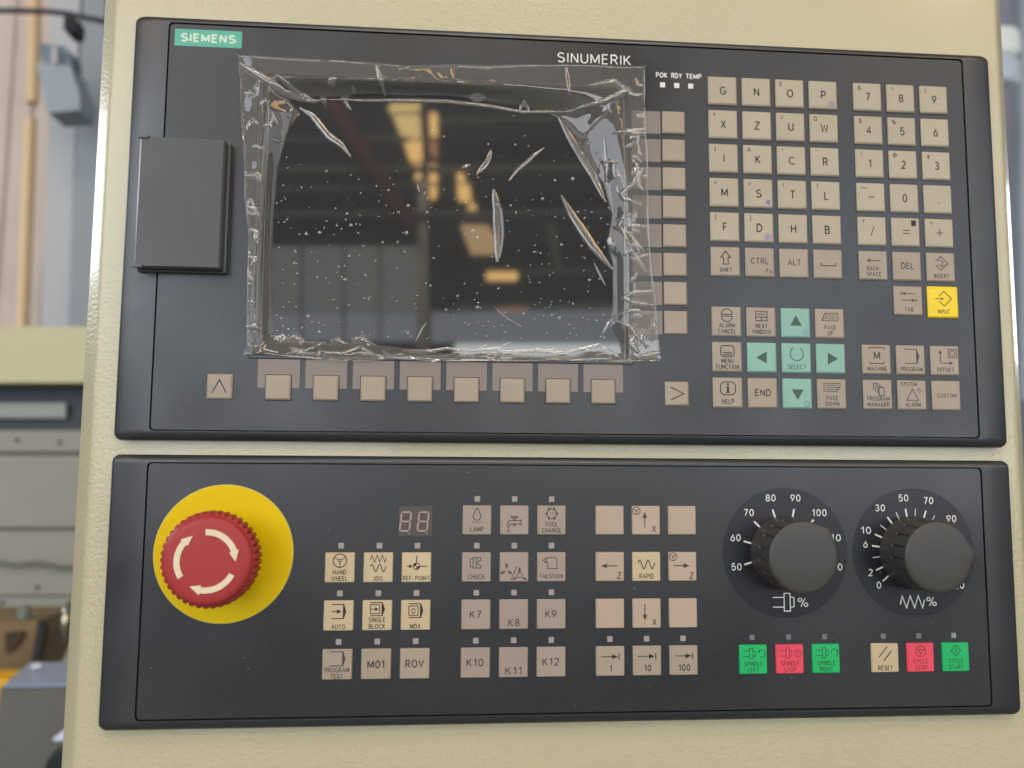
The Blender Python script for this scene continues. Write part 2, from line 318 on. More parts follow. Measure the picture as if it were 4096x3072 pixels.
for x0, z0, x1, z1, m_, nm in ((-4200, 800, -700, 2000, M_we, 'daylight_opening'), (3400, 800, 7600, 2000, M_we, 'daylight_opening'), (-8400, 2150, -2250, 6000, M_ws2, 'blue_glow_panel'), (2700, 2500, 8400, 5600, M_ws, 'blue_glow_panel')):  # openings widened to whiten the cabinet gap; side panels added for bezel sheen
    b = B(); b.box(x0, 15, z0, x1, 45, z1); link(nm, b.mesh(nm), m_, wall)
for x0 in (345, 560, 745):
    wallpart('mullion', [(x0, 1010), (x0+9, 1010), (x0+9, 1500), (x0, 1500)], M_end, .08, .03)
wallpart('column', [(945, 700), (990, 700), (1000, 1560), (940, 1560)], mat('column_pale', rgb(245, 232, 212), .6), .25, .2)
wallpart('brace', [(440, 280), (520, 280), (960, 960), (900, 980)], M_br, .4, .1)
for y0, y1, x0, x1 in ((500, 512, 200, 900), (640, 660, 200, 2050), (742, 754, 200, 950), (862, 880, 200, 2050), (1146, 1166, 1460, 2050), (1322, 1336, 1150, 2050), (400, 410, 1050, 2050)):
    wallpart('truss_bar', [(x0, y0+14), (x1, y0), (x1, y1), (x0, y1+14)], M_be, .3, .1)
wallpart('truss_bar', [(1590, 930), (1625, 930), (1665, 1160), (1630, 1160)], M_be, .3, .1)

# things of the hall beyond the cabinet ------------------------------------------------
def bth(name, u, v, z, label, cat, group=None):
    X, Y = bp(u, v, z); return thing(name, X, Y, z, label, cat, group)
def slab(b, u0, v0, u1, v1, z, th=40, uv=None):
    """block whose front face covers the given picture rectangle at depth z"""
    q = [bp(*p, z) for p in (uv or [(u0, v1), (u1, v1), (u1, v0), (u0, v0)])]
    n = len(q); V = [(x, -y, -z) for x, y in q]+[(x, -y, -z-th) for x, y in q]
    return b.add(V, [tuple(range(n)), tuple(range(2*n-1, n-1, -1))]+[(i, i+n, (i+1) % n+n, (i+1) % n) for i in range(n)])
def bpart(name, b, m, parent, label=None, **k): return link(name, b.mesh(name, **k), m, parent, label=label)

M_clad = mat('wall_sheet_tan', rgb(200, 184, 172), .7, vary=(3, .06)); M_ochre = mat('pipe_ochre', rgb(222, 192, 148), .5)
M_col = mat('column_grey', rgb(176, 178, 182), .6, vary=(2, .04)); M_colb = mat('column_blue_grey', rgb(140, 148, 154), .6)
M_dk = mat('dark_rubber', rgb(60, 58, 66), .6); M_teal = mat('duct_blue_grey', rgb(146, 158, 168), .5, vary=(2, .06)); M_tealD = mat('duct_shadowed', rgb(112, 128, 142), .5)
M_mcream = mat('machine_cream', rgb(196, 192, 152), .5); M_slot = mat('slot_dark', rgb(56, 64, 72), .6); M_pane = mat('slot_pane', rgb(140, 148, 142), .4)
M_sid = mat('machine_grey', rgb(148, 148, 138), .6, vary=(3, .04)); M_sidd = mat('machine_seam', rgb(104, 106, 96), .7)
M_tan = mat('casting_brown', rgb(120, 100, 68), .6, vary=(12, .2)); M_blk = mat('black_handle', rgb(22, 26, 26), .5); M_tab = mat('tray_pale_blue', rgb(150, 160, 186), .3, vary=(5, .04))
M_blkbox = mat('block_grey', rgb(98, 98, 94), .6, vary=(6, .1)); M_yb = mat('machine_yellow', rgb(236, 180, 20), .5)

zc = 3400.0     # ribbed wall sheet
t = bth('ribbed_wall', 60, 1300, zc, 'tan ribbed sheet wall at the left, far behind the cabinet', 'wall')
x0, y0 = bp(-500, -500, zc); x1, y1 = bp(420, 1420, zc)
V = []; F = []; n = 0
xs = []; x = x0
while x < x1: xs += [(x, 0), (x+40, 0), (x+50, 14), (x+90, 14)]; x += 100
for (x, d) in xs: V += [(x, -y0, -zc+d), (x, -y1, -zc+d)]
F = [(2*i, 2*i+1, 2*i+3, 2*i+2) for i in range(len(xs)-1)]
o = link('ribbed_sheet', mesh('ribbed_sheet', V, F), M_clad, t)
t = bth('downpipe', 140, 1300, 3000, 'ochre downpipe in two lengths on the tan ribbed wall', 'pipe')
X0, Y0 = bp(165, -200, 3000); X1, Y1 = bp(150, 430, 3000); X2, Y2 = bp(128, 480, 3000); X3, Y3 = bp(92, 1400, 3000)
b = B(); b.add(*tube([(X0, -Y0, -2960), (X1, -Y1, -2960)], 24, 12)); bpart('pipe_length', b, M_ochre, t, auto=40)
b = B(); b.add(*tube([(X2, -Y2, -2990), (X3, -Y3, -2990)], 24, 12)); bpart('pipe_length', b, M_ochre, t, auto=40)
t = bth('steel_column', 260, 1300, 2600, 'grey steel column beside the cabinet, blue-grey down its right side', 'column')
b = B(); slab(b, 0, 0, 0, 0, 2600, 60, [(158, 1420), (272, 1420), (308, 300), (330, -200), (200, -200), (205, 300)]); bpart('web', b, M_col, t)
b = B(); slab(b, 0, 0, 0, 0, 2560, 60, [(268, 1420), (420, 1420), (420, -200), (345, -200), (306, 500)]); bpart('flange', b, M_colb, t)
t = bth('hopper', 215, 420, 2300, 'blue-grey sheet metal hopper hanging on the grey column', 'hopper')
b = B(); slab(b, 0, 0, 0, 0, 2300, 120, [(190, 450), (318, 440), (318, 380), (280, 262), (146, 252)]); bpart('chute', b, M_teal, t)
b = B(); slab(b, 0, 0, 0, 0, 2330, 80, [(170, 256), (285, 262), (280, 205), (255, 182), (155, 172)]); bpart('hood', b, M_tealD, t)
b = B(); slab(b, 206, 185, 226, 256, 2290, 20); bpart('strap', b, M_col, t)
t = bth('junction_box', 275, 100, 2250, 'dark purple-grey box under the sagging cable', 'box')
b = B(); X, Y = bp(252, 125, 2250); X1, Y1 = bp(302, 62, 2250); b.add(*loft([rr3(X, -Y, X1, -Y1, 12, -2250-70), rr3(X, -Y, X1, -Y1, 12, -2250), rr3(X+8, -Y+8, X1-8, -Y1-8, 12, -2244)])); bpart('housing', b, M_dk, t)
t = bth('cable', 150, 45, 2200, 'thin dark cable sagging across the top left corner', 'cable')
b = B(); b.add(*tube([(bp(u, v, 2200)[0], -bp(u, v, 2200)[1], -2200) for u, v in ((-120, 44), (0, 42), (90, 43), (190, 46), (270, 54), (340, 70), (420, 86))], 9, 8)); bpart('cable_run', b, M_dk, t, smooth=True)

t = bth('neighbouring_machine', 120, 2450, 1900, 'cream and grey machine housing seen left of the cabinet', 'machine')
b = B(); slab(b, -400, 1306, 420, 1530, 1800, 260); bpart('cover_beam', b, M_mcream, t)
b = B(); slab(b, -400, 1532, 420, 1722, 1880, 100); bpart('slot', b, M_slot, t)
b = B(); slab(b, -400, 1612, 262, 1672, 1860, 10); bpart('pane', b, M_pane, t)
for v0, v1 in ((1722, 1806), (1822, 2108), (2124, 2380), (2388, 2476), (2484, 2900)):
    b = B(); slab(b, -400, v0, 420, v1, 1870, 60); bpart('panel', b, M_sid, t)
b = B(); slab(b, -400, 1720, 420, 2900, 1885, 60); bpart('backing', b, M_sidd, t)
M_bolt = mat('bolt_dark', rgb(70, 72, 66), .5)
for u_, v_ in ((10, 2412), (150, 2350), (70, 1760), (240, 1770)):
    X, Y = bp(u_, v_, 1870); b = B(); q_ = lathe([(6, 0), (6, 3), (4, 5), (.3, 5)], 10); b.add([(x+X, y-Y, z-1870) for x, y, z in q_[0]], q_[1]); bpart('bolt', b, M_bolt, t)
b = B(); b.add(*tube([(bp(u, v, 1850)[0], -bp(u, v, 1850)[1], -1850) for u, v in ((-60, 2240), (60, 2262), (150, 2250), (250, 2272), (340, 2262))], 5, 8)); bpart('hose', b, M_sidd, t, smooth=True)
t = bth('brown_casting', 70, 2720, 1300, 'worn brown metal casting with a dark hollow, in front of the grey machine', 'casting')
b = B(); slab(b, 0, 0, 0, 0, 1300, 160, [(-200, 2730), (92, 2726), (128, 2640), (150, 2484), (-200, 2492)]); bpart('block', b, M_tan, t)
b = B(); slab(b, 0, 0, 0, 0, 1292, 6, [(24, 2616), (60, 2590), (96, 2540), (84, 2524), (18, 2532)]); bpart('hollow', b, mat('hollow_dark', rgb(66, 54, 34), .8), t)
t = bth('grey_knob', 95, 2484, 1330, 'round grey-green knob on top of the brown casting', 'knob')
X, Y = bp(95, 2484, 1330); b = B(); b.add([(x+X, z-Y, y-1330) for x, y, z in lathe([(17, 0), (17, 5), (12, 6), (11, 26), (8, 30), (0.5, 31)], 20)[0]], lathe([(17, 0), (17, 5), (12, 6), (11, 26), (8, 30), (0.5, 31)], 20)[1]); bpart('cap', b, mat('knob_greygreen', rgb(104, 116, 106), .5), t, auto=40)
t = bth('lever', 140, 2640, 1240, 'black flat lever leaning against the brown casting', 'lever')
b = B(); slab(b, 0, 0, 0, 0, 1240, 14, [(124, 2642), (154, 2640), (180, 2520), (170, 2492), (152, 2490)]); bpart('arm', b, M_blk, t)
t = bth('chrome_handwheel', 245, 2520, 1250, 'chrome handwheel half hidden behind the cabinet edge', 'handwheel')
X, Y = bp(262, 2480, 1250); L_ = lathe([(8, 30), (36, 22), (42, 14), (42, 2), (36, -4), (8, -10)], 28)
b = B(); b.add([(X+z*.5+x*.3, -Y+y*.86, -1250+x) for x, y, z in L_[0]], L_[1]); bpart('rim', b, mat('chrome', rgb(200, 196, 170), .22, metal=1), t, smooth=True)
b = B(); slab(b, 0, 0, 0, 0, 1255, 20, [(232, 2562), (300, 2562), (300, 2520), (222, 2516)]); bpart('bracket', b, M_blk, t)
t = bth('tray_table', 120, 3072, 900, 'pale blue tray top on a dark grey block at lower left', 'table')
Yt = bp(16, 2738, 898)[1]; z1_, z2_ = 900.0, 2500.0
for _ in range(40):
    zm = (z1_+z2_)/2
    if bp(118, 2650, zm)[1] < Yt: z1_ = zm
    else: z2_ = zm
xa, xb, xc, xd = bp(16, 2738, 898)[0], bp(330, 2738, 898)[0], bp(118, 2650, zm)[0], bp(360, 2650, zm)[0]
b = B(); b.add([(xa, -Yt, -898), (xb, -Yt, -898), (xd, -Yt, -zm), (xc, -Yt, -zm), (xa, -Yt-4, -898), (xb, -Yt-4, -898), (xd, -Yt-4, -zm), (xc, -Yt-4, -zm)], [(0, 1, 2, 3), (7, 6, 5, 4), (0, 4, 5, 1), (1, 5, 6, 2), (2, 6, 7, 3), (3, 7, 4, 0)]); bpart('tray_top', b, M_tab, t)
b = B(); b.add([(xa-8, -Yt-5, -903), (xb+40, -Yt-5, -903), (xb+40, -Yt-700, -903), (xa-30, -Yt-700, -903), (xa+20, -Yt-5, -1000), (xb+40, -Yt-5, -1000), (xb+40, -Yt-700, -1000), (xa+20, -Yt-700, -1000)], [(3, 2, 1, 0), (4, 5, 6, 7), (0, 1, 5, 4), (1, 2, 6, 5), (2, 3, 7, 6), (3, 0, 4, 7)]); bpart('body', b, M_blkbox, t)
t = bth('latch', 142, 2674, 1000, 'small white latch lying on the pale blue tray', 'latch')
b = B(); slab(b, 0, 0, 0, 0, 960, 6, [(128, 2676), (162, 2668), (160, 2654), (126, 2658)]); bpart('tab', b, mat('latch_white', rgb(214, 214, 222), .4), t)
t = bth('yellow_guard', 10, 2830, 1150, 'yellow machine guard at the left edge of the picture', 'guard')
b = B(); slab(b, -200, 2716, 36, 2768, 1150, 60); bpart('rail', b, M_yb, t); b = B(); slab(b, -200, 2772, 6, 2840, 1150, 60); bpart('post', b, M_yb, t)
t = bth('black_drum', 200, 3072, 700, 'black round drum with a pale blue tip at the bottom left', 'drum')
X, Y = bp(300, 3090, 700); L_ = lathe([(37, -40), (37, 0), (33, 4), (0.5, 5)], 40)
b = B(); b.add([(X+x, -Y+y, -700+z) for x, y, z in L_[0]], L_[1]); bpart('body', b, M_blk, t, auto=40)
b = B(); slab(b, 0, 0, 0, 0, 690, 10, [(208, 2956), (222, 2964), (262, 2962), (262, 2915), (236, 2934)]); bpart('tip', b, mat('tip_pale', rgb(206, 214, 236), .3), t)
# right hand side
t = bth('grey_partition', 4070, 1400, 2600, 'blue-grey partition beyond the right edge of the cabinet', 'wall')
b = B(); slab(b, 3900, -300, 4082, 1600, 2600, 40); bpart('sheet', b, mat('partition_sheet', rgb(128, 130, 146), .6, vary=(1.2, .18)), t)
b = B(); slab(b, 4084, -300, 4300, 1600, 2560, 40); bpart('post', b, mat('partition_post', rgb(160, 172, 182), .5, vary=(1, .1)), t)
t = bth('white_hood', 4040, 210, 2100, 'white rounded hood beyond the right edge of the cabinet', 'hood')
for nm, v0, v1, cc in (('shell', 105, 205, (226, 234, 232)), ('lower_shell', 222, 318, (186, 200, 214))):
    q = [bp(3960, v1+10, 2100), bp(4078, v0, 2100)]; b = B()
    b.add(*loft([rr3(q[0][0], -q[0][1], q[1][0], -q[1][1], 30, -2160), rr3(q[0][0], -q[0][1], q[1][0], -q[1][1], 30, -2100), rr3(q[0][0]+14, -q[0][1]+14, q[1][0]-14, -q[1][1]-14, 22, -2085)])); bpart(nm, b, mat('hood_'+nm, rgb(*cc), .4), t, auto=50)

# =================================================================== CABINET
cab = thing('control_cabinet', 188, 331, 7, 'cream textured steel control cabinet carrying both dark panels', 'cabinet')
Rb = 6.5; zf = 7.0
XL, XR = -36.6, 413.6
def rnd(p0, p1, p2, r, n=5):
    """rounded corner p1 between p0 and p2"""
    a = (Vector(p0)-Vector(p1)).normalized()*r+Vector(p1); c = (Vector(p2)-Vector(p1)).normalized()*r+Vector(p1); o = []
    for i in range(n+1): t = i/n; o.append(tuple((1-t)**2*a+2*t*(1-t)*Vector(p1)+t*t*c))
    return o
prof = [(XL, zf+160)]+rnd((XL, zf+160), (XL, 15.8), (-27.4, zf), 1.6)+rnd((XL, 15.8), (-27.4, zf), (0, zf), 2.2)
prof2 = rnd((0, zf), (404.6, zf), (XR, 15.6), 2.2)+rnd((404.6, zf), (XR, 15.6), (XR, zf+160), 1.6)+[(XR, zf+160)]
pr = prof+prof2; V = []; F = []
ys = (150, -480)
for y in ys:
    for x, z in pr: V.append((x, y, -z))
n = len(pr)
for i in range(n-1): F.append((i, i+n, i+1+n, i+1))
F.append(tuple(range(n)))
bd = link('body', mesh('cabinet_body', V, F, auto=35), M_paint, cab)
b = B(); b.add(*loft([rr3(-41, 22, -33.5, 60, 1.5, -22), rr3(-41, 22, -33.5, 60, 1.5, -13), rr3(-40, 23, -34.5, 59, 1.5, -12)])); bpart('hinge', b, M_steel, cab)

# =================================================================== PANELS
def bezel(name, parent, x0, y0, x1, y1, ix0, iy0, ix1, iy1, m):
    """frame between outer (x0..) and inner rect; its long ends fall away from the viewer"""
    rings = []; n = 8; cx = (x0+x1)/2
    def zf_(x, y, t):
        e = max(0, (abs(x-cx)-(ix1-ix0)/2)/(x1-ix1)); q = 0
        if y > iy1: q = (y-iy1)/(y1-iy1)
        elif y < iy0: q = (iy0-y)/(iy0-y0)
        return .45-2.4*e*e-1.5*q*q
    o = rrect(x0, y0, x1, y1, 3.2, 8); i_ = rrect(ix0, iy0, ix1, iy1, 2.0, 8)
    rings.append([(x, y, -6.9) for x, y in o])
    def near(a, t): return a
    for t in (0, .03, .1, .25, .45, .65, .85, 1):
        r = []
        for (ax, ay), (bx, by) in zip(o, i_):
            x = ax+(bx-ax)*t; y = ay+(by-ay)*t; z = zf_(x, y, t)-(.9 if t == 0 else .25 if t == .03 else 0); r.append((x, y, z))
        rings.append(r)
    rings.append([(x, y, -1.6) for x, y in i_])
    V, F = loft(rings, cap1=False); return link(name, mesh(name, V, F, auto=38), m, parent)
def plate(name, parent, x0, y0, x1, y1, m, hole=None, r=1.8):
    rings = [rr3(x0, y0, x1, y1, r, -1.5), rr3(x0, y0, x1, y1, r, -.25), rr3(x0+.25, y0+.25, x1-.25, y1-.25, r, 0)]
    if hole: rings += [rr3(*hole, .6, 0)]; V, F = loft(rings, cap1=False)
    else: V, F = loft(rings)
    return link(name, mesh(name, V, F, auto=20), m, parent)

KEYM = {}
def key_mesh(sz, h, bev, m, topb=0):
    k = (sz, h, bev, m.name)
    if k not in KEYM:
        s = sz/2; rings = [rr3(-s, -s, s, s, .5, 0, 3), rr3(-s, -s, s, s, .5, h*.45, 3), rr3(-s+.14, -s+.14, s-.14, s-.14, .5, h*.62, 3), rr3(-s+bev, -s+bev, s-bev, s-bev, .5, h, 3), rr3(-s+bev+.3, -s+bev+.3, s-bev-.3, s-bev-.3, .4, h+.02, 3)]
        KEYM[k] = mesh('key', *loft(rings), auto=25); KEYM[k].materials.append(m)
    return KEYM[k]
def key(parent, X, Y, sz, m, label=None, ink=None, inkm=None, h=1.1, bev=.75, name='key'):
    o = link(name, key_mesh(sz, h, bev, m), None, parent, (X, -Y, 0), label)
    if ink is not None and ink.b.F: link('legend', ink.mesh('legend'), inkm or M_ink, o, (0, 0, h+.035))
    return o

up = thing('operator_panel', 189.5, 190.5, 0, 'upper dark grey operator panel with film-covered screen and letter keys', 'control panel')
lo = thing('machine_control_panel', 189.5, 312.7, 0, 'lower dark grey machine control panel with red stop button and two dials', 'control panel')
bezel('bezel', up, -16.3, -190.7, 395.8, 4.2, -.35, -186.55, 380.35, .35, M_bez)
bezel('bezel', lo, -16.4, -313.8, 396.0, -196.9, -.35, -309.15, 380.35, -200.15, M_bez)
for p_, y0, y1 in ((up, -187, .8), (lo, -309.6, -199.7)):
    b = B(); b.box(-1, y0, -6.8, 381, y1, -1.55) if p_ is lo else b.box(-1, y0, -9, 381, y1, -8.5); bpart('backing', b, M_groove, p_)
plate('faceplate', up, 0, -186.2, 380, 0, M_face, hole=(40.9, -154.0, 214.2, -20.9))
plate('faceplate', lo, 0, -308.8, 380, -200.5, M_face)
# screen frame (raised rim, inner wall down to the glass) and the glass
FX0, FY0, FX1, FY1 = 43.5, -151.7, 212.6, -23.2
V, F = loft([rr3(40.8, -154.1, 214.3, -20.8, .8, -1.5), rr3(40.8, -154.1, 214.3, -20.8, .8, .35), rr3(41.1, -153.8, 214.0, -21.1, .8, .6), rr3(FX0-.9, FY0-.9, FX1+.9, FY1+.9, .6, .6), rr3(FX0, FY0, FX1, FY1, .5, -.2), rr3(FX0, FY0, FX1, FY1, .5, -6.5)], cap1=False)
link('screen_frame', mesh('screen_frame', V, F, auto=30), M_bez, up)
b = B(); b.box(FX0-.5, FY0-.5, -6.5, FX1+.5, FY1+.5, -5.0); bpart('display_screen', b, M_glass, up, 'black glass screen mirroring the amber windows of the hall')
b = B()
for x0, y0, x1, y1 in ((FX1-.9, FY0+.01, FX1-.65, FY1-1), (FX0+1.0, FY0+1, FX0+1.2, FY1-1)): b.box(x0, y0, -4.99, x1, y1, -4.85)
bpart('screen_seal', b, mat('seal_pale', rgb(186, 180, 150), .4), up)

# hinged cover over the port
V, F = loft([rr3(-8.4, -116.6, 30.3, -56.2, 1.0, 0), rr3(-8.2, -116.5, 30.2, -56.3, 1.0, 2.6), rr3(-7.4, -115.9, 29.3, -56.9, .9, 2.9), rr3(-7.4, -115.8, 29.2, -57.0, .9, 7.0), rr3(-6.7, -115.2, 28.5, -57.5, .8, 7.9)], cap1=False)
cv = link('hinged_cover', mesh('hinged_cover', V, F, auto=30), M_cover, up, label='raised dark flap left of the screen')
nx = 14; V = []; F = []
for i in range(nx+1):
    x = -6.7+35.2*i/nx; h = 7.9+.55*math.sin(PI*i/nx); V += [(x, -115.2, h), (x, -57.5, h)]
F = [(2*i, 2*i+2, 2*i+3, 2*i+1) for i in range(nx)]+[tuple(range(0, 2*nx+2, 2))[::-1], tuple(range(1, 2*nx+2, 2))]
b = B(); b.add(V, F); link('lid', b.mesh('lid', auto=30), M_cover, cv)
b = B(); b.add(*tube([(-7.0, -113.6, 7.5), (-7.0, -58.4, 7.5)], .42, 10)); link('hinge_rod', b.mesh('hinge_rod', smooth=True), mat('rod_grey', rgb(186, 186, 200), .3), cv)
for y in (-115.4, -57.4):
    b = B(); b.add(*tube([(-8.0, y, 7.9), (-3.6, y, 8.2)], .75, 10)); link('hinge_pin', b.mesh('hinge_pin', auto=40), mat('pin_grey', rgb(104, 104, 110), .35), cv)

# badge and printing
b = B(); b.add(*loft([rr3(2.4, -10.6, 32.5, -2.5, .5, 0), rr3(2.4, -10.6, 32.5, -2.5, .5, .12)]))
bd_ = link('badge', b.mesh('badge'), M_badge, up, (0, 0, 0), 'teal badge lettered SIEMENS')
def heavy(ink, t, cx, cy, h, wid, d): return ink.text(t, cx, cy, h, wid, w=h*.10+d*2)
k = Ink(); heavy(k, 'SIEMENS', 17.45, -6.5, 4.2, 24.6, .19); link('lettering', k.mesh('lettering'), M_badgew, bd_, (0, 0, .15))
k = Ink(); heavy(k, 'SINUMERIK', 196.5, -7.85, 5.0, 35.4, .015); link('lettering', k.mesh('lettering'), M_white, up, (0, 0, .03), 'white lettering SINUMERIK above the screen')
k = Ink()
for t_, cx, wd in (('POK', 229.1, 5.5), ('RDY', 236.4, 5.2), ('TEMP', 244.7, 7.7)): heavy(k, t_, cx, -14.4, 2.6, wd, .08)
link('lettering', k.mesh('lettering'), M_white, up, (0, 0, .03), 'white lettering POK RDY TEMP above three indicator windows')
def led(parent, X, Y, s, m):
    kk = ('led', s, m.name)
    if kk not in KEYM:
        KEYM[kk] = mesh('indicator', *loft([rr3(-s/2, -s/2, s/2, s/2, .25, 0, 2), rr3(-s/2, -s/2, s/2, s/2, .25, .06, 2), rr3(-s/2+.1, -s/2+.1, s/2-.1, s/2-.1, .25, .12, 2)])); KEYM[kk].materials.append(m)
    return link('indicator', KEYM[kk], None, parent, (X, -Y, 0))
for x in (229.5, 236.4, 243.2): led(up, x, 19.3, 2.5, M_ledw)
# soft keys and their label fields
def frame_print(s): k = Ink(); k.line([(-s, -s), (s, -s), (s, s), (-s, s)], .32, close=True); return k
for i in range(8):
    X = 54.35+20.86*i
    b = B(); x0, x1 = -9.15, 9.15; kk = 5.85
    b.add(*loft([rr3(x0, -6.9, x1, 6.9, .2, 0, 1), rr3(x0, -6.9, x1, 6.9, .2, .05, 1)]))
    link('label_field', b.mesh('label_field'), M_tile, up, (X, -160.1, 0))
    b = B(); b.add(*loft([rr3(-5.85, -5.85, 5.85, 5.85, .3, 0, 2), rr3(-5.85, -5.85, 5.85, 5.85, .3, .09, 2)]))
    s_ = link('key_surround', b.mesh('key_surround'), M_groove, up, (X, -166.9, 0))
    key(up, X, 166.9, 11.1, M_keyF, 'blank tan soft key below the screen', name='soft_key')
for i in range(8):
    Y = 38.05+13.74*i
    b = B(); b.add(*loft([rr3(214.4, -5.5, 228.25, 5.5, .2, 0, 1), rr3(214.4, -5.5, 228.25, 5.5, .2, .05, 1)]))
    link('label_field', b.mesh('label_field'), M_tile, up, (0, -Y, 0))
    b = B(); b.add(*loft([rr3(-5.7, -5.6, 5.6, 5.6, .3, 0, 2), rr3(-5.7, -5.6, 5.6, 5.6, .3, .03, 2)]))
    link('key_surround', b.mesh('key_surround'), M_groove, up, (234.4, -Y, 0))
    key(up, 234.45, Y, 11.0, M_keyF, 'blank tan soft key right of the screen', name='soft_key')
k = Ink(.45).line([(-3.1, -2.9), (0, 3.0), (3.1, -2.9)]); key(up, 29.1, 166.85, 11.1, M_keyF, 'tan key printed with an upward caret', k)
k = Ink(.45).line([(-2.9, 2.9), (3.2, 0), (-2.9, -2.9)]); key(up, 234.5, 167.3, 11.1, M_keyF, 'tan key printed with a right-pointing caret', k)

# ---- icons (mm, key centre = origin)
def T(k, *lines, y=-4.8, h=2.05, dy=2.75, w=None):
    n = len(lines)
    for i, t_ in enumerate(lines): k.text(t_, 0, y+dy*(n-1-i), h+.1, xs=.76 if w is None else w)
    return k
def ring_box(k, cx, cy, w_, h_, lw=None, r=.9):
    return k.line([(cx+x, cy+y) for x, y in rrect(-w_/2, -h_/2, w_/2, h_/2, r, 3)], lw, close=True)
def wheel(k, cx, cy, r, lw=.38):
    k.arc(cx, cy, r, w=lw); k.arc(cx, cy, r*.2, w=lw*.8, n=10)
    for a in (150, 30, 270): k.line([(cx+r*.25*math.cos(R(a)), cy+r*.25*math.sin(R(a))), (cx+r*math.cos(R(a)), cy+r*math.sin(R(a)))], lw*.8)
    return k
def brack(k, x0, x1, y0, y1, lw=.36):
    k.line([(x0, y1), (x1, y1)], lw); k.line([(x0, y0), (x1, y0)], lw)
    k.poly([(x1-.1, y0-lw/2), (x1+.35, y0-lw/2), (x1+1.35, (y0+y1)/2), (x1+.35, y1+lw/2), (x1-.1, y1+lw/2)]); return k
def spindle(k, cx, cy, s, lw=.3):
    k.line([(cx-3.4*s, cy+1.3*s), (cx-.2*s, cy+1.3*s)], lw); k.line([(cx-3.4*s, cy-1.3*s), (cx-.2*s, cy-1.3*s)], lw)
    k.line([(cx-.2*s, cy-2.4*s), (cx+1.5*s, cy-2.4*s), (cx+1.5*s, cy+2.4*s), (cx-.2*s, cy+2.4*s)], lw, close=True)
    k.line([(cx+1.5*s, cy+1.4*s), (cx+2.6*s, cy+1.2*s), (cx+2.6*s, cy-1.2*s), (cx+1.5*s, cy-1.4*s)], lw); return k
def zig(k, cx, cy, w_, h_, lw):
    return k.line([(cx-w_/2, cy-h_*.2)]+[(cx-w_/2+w_*(i+.5)/6, cy+(h_/2 if i % 2 == 0 else -h_/2)) for i in range(6)]+[(cx+w_/2, cy+h_*.15)], lw)
def sine(k, cx, cy, w_, h_, lw):
    pts = []
    for i in range(33): t_ = i/32; pts.append((cx-w_/2+w_*t_, cy+h_/2*math.sin(t_*4*PI+.4)))
    return k.line(pts, lw)

# ---- letter and number block
cX = [258.5, 275.1, 291.7, 308.3]; dX = [330.6, 347.4, 364.25]; rY = [21.3+16.68*i for i in range(6)]
L5 = ['GNOP', 'XZUW', 'IKCR', 'MSTL', 'FDHB']; UP = [[';', ':', 'E', ''], ['Y', '', 'V', 'Q'], ['J', 'A', '"', "'"], ['<', '>', '(', ')'], ['[', ']', '', '']]
KS = 14.0
for r_ in range(5):
    for c_ in range(4):
        k = Ink(); ch = L5[r_][c_]; k.text(ch, 0, -.1, 4.1, xs=.88)
        if UP[r_][c_]: k.text(UP[r_][c_], -4.4, 4.5, 2.2, xs=.9)
        o = key(up, cX[c_], rY[r_], KS, M_keyL, 'beige key printed with the letter '+ch, k)
        q = None
        if ch == 'P': q = Ink(.25); ring_box(q, 4.0, -4.6, 2.9, 2.0, r=.3); q.arc(4.0, -4.6, .6, n=10); q.poly([(3.4, -3.6), (4.6, -3.6), (4.4, -3.1), (3.6, -3.1)])
        if ch == 'S': q = Ink(.25); q.disc(4.4, -4.2, .95); q.line([(4.9, -5.6), (5.1, -3.2)], .5)
        if ch == 'D': q = Ink(.25); ring_box(q, 4.2, -4.4, 2.7, 2.7, r=.2); q.poly([(3.6, -5.2), (5.0, -4.4), (3.6, -3.6)])
        if q: link('legend', q.mesh('legend'), M_inkv, o, (0, 0, 1.14))
N5 = ['789', '456', '123', '-0.', '/=+']; UN = [['&', '\\', '|'], ['$', '%', ''], ['!', '@', '#'], ['_', '', "'"], ['*', '', '?']]
WORD = {'-': 'a minus sign', '.': 'a full stop', '/': 'a slash', '=': 'an equals sign', '+': 'a plus sign'}
for r_ in range(5):
    for c_ in range(3):
        k = Ink(); ch = N5[r_][c_]
        if ch == '-': k.line([(-1.4, 0), (1.4, 0)], .42)
        elif ch == '.': k.disc(.1, -2.0, .34)
        elif ch == '/': k.line([(-.8, -2.4), (.8, 2.4)], .36)
        elif ch == '=': k.line([(-1.7, .8), (1.7, .8)], .36); k.line([(-1.7, -.7), (1.7, -.7)], .36); k.poly([(2.6, 3.0), (5.0, 3.0), (5.0, 5.8), (2.6, 5.8)])
        elif ch == '+': k.line([(-1.7, 0), (1.7, 0)], .38); k.line([(0, -1.7), (0, 1.7)], .38)
        else: k.text(ch, 0, -.1, 4.1, xs=.84)
        u_ = UN[r_][c_]
        if u_ == '_': k.line([(-5.0, 4.4), (-1.8, 4.4)], .3)
        elif u_ == '|': k.line([(-4.4, 3.2), (-4.4, 5.8)], .3)
        elif u_: k.text(u_, -4.2, 4.4, 2.2, xs=.9)
        key(up, dX[c_], rY[r_], KS, M_keyL, 'beige key printed with '+(WORD.get(ch) or 'the number '+ch), k)
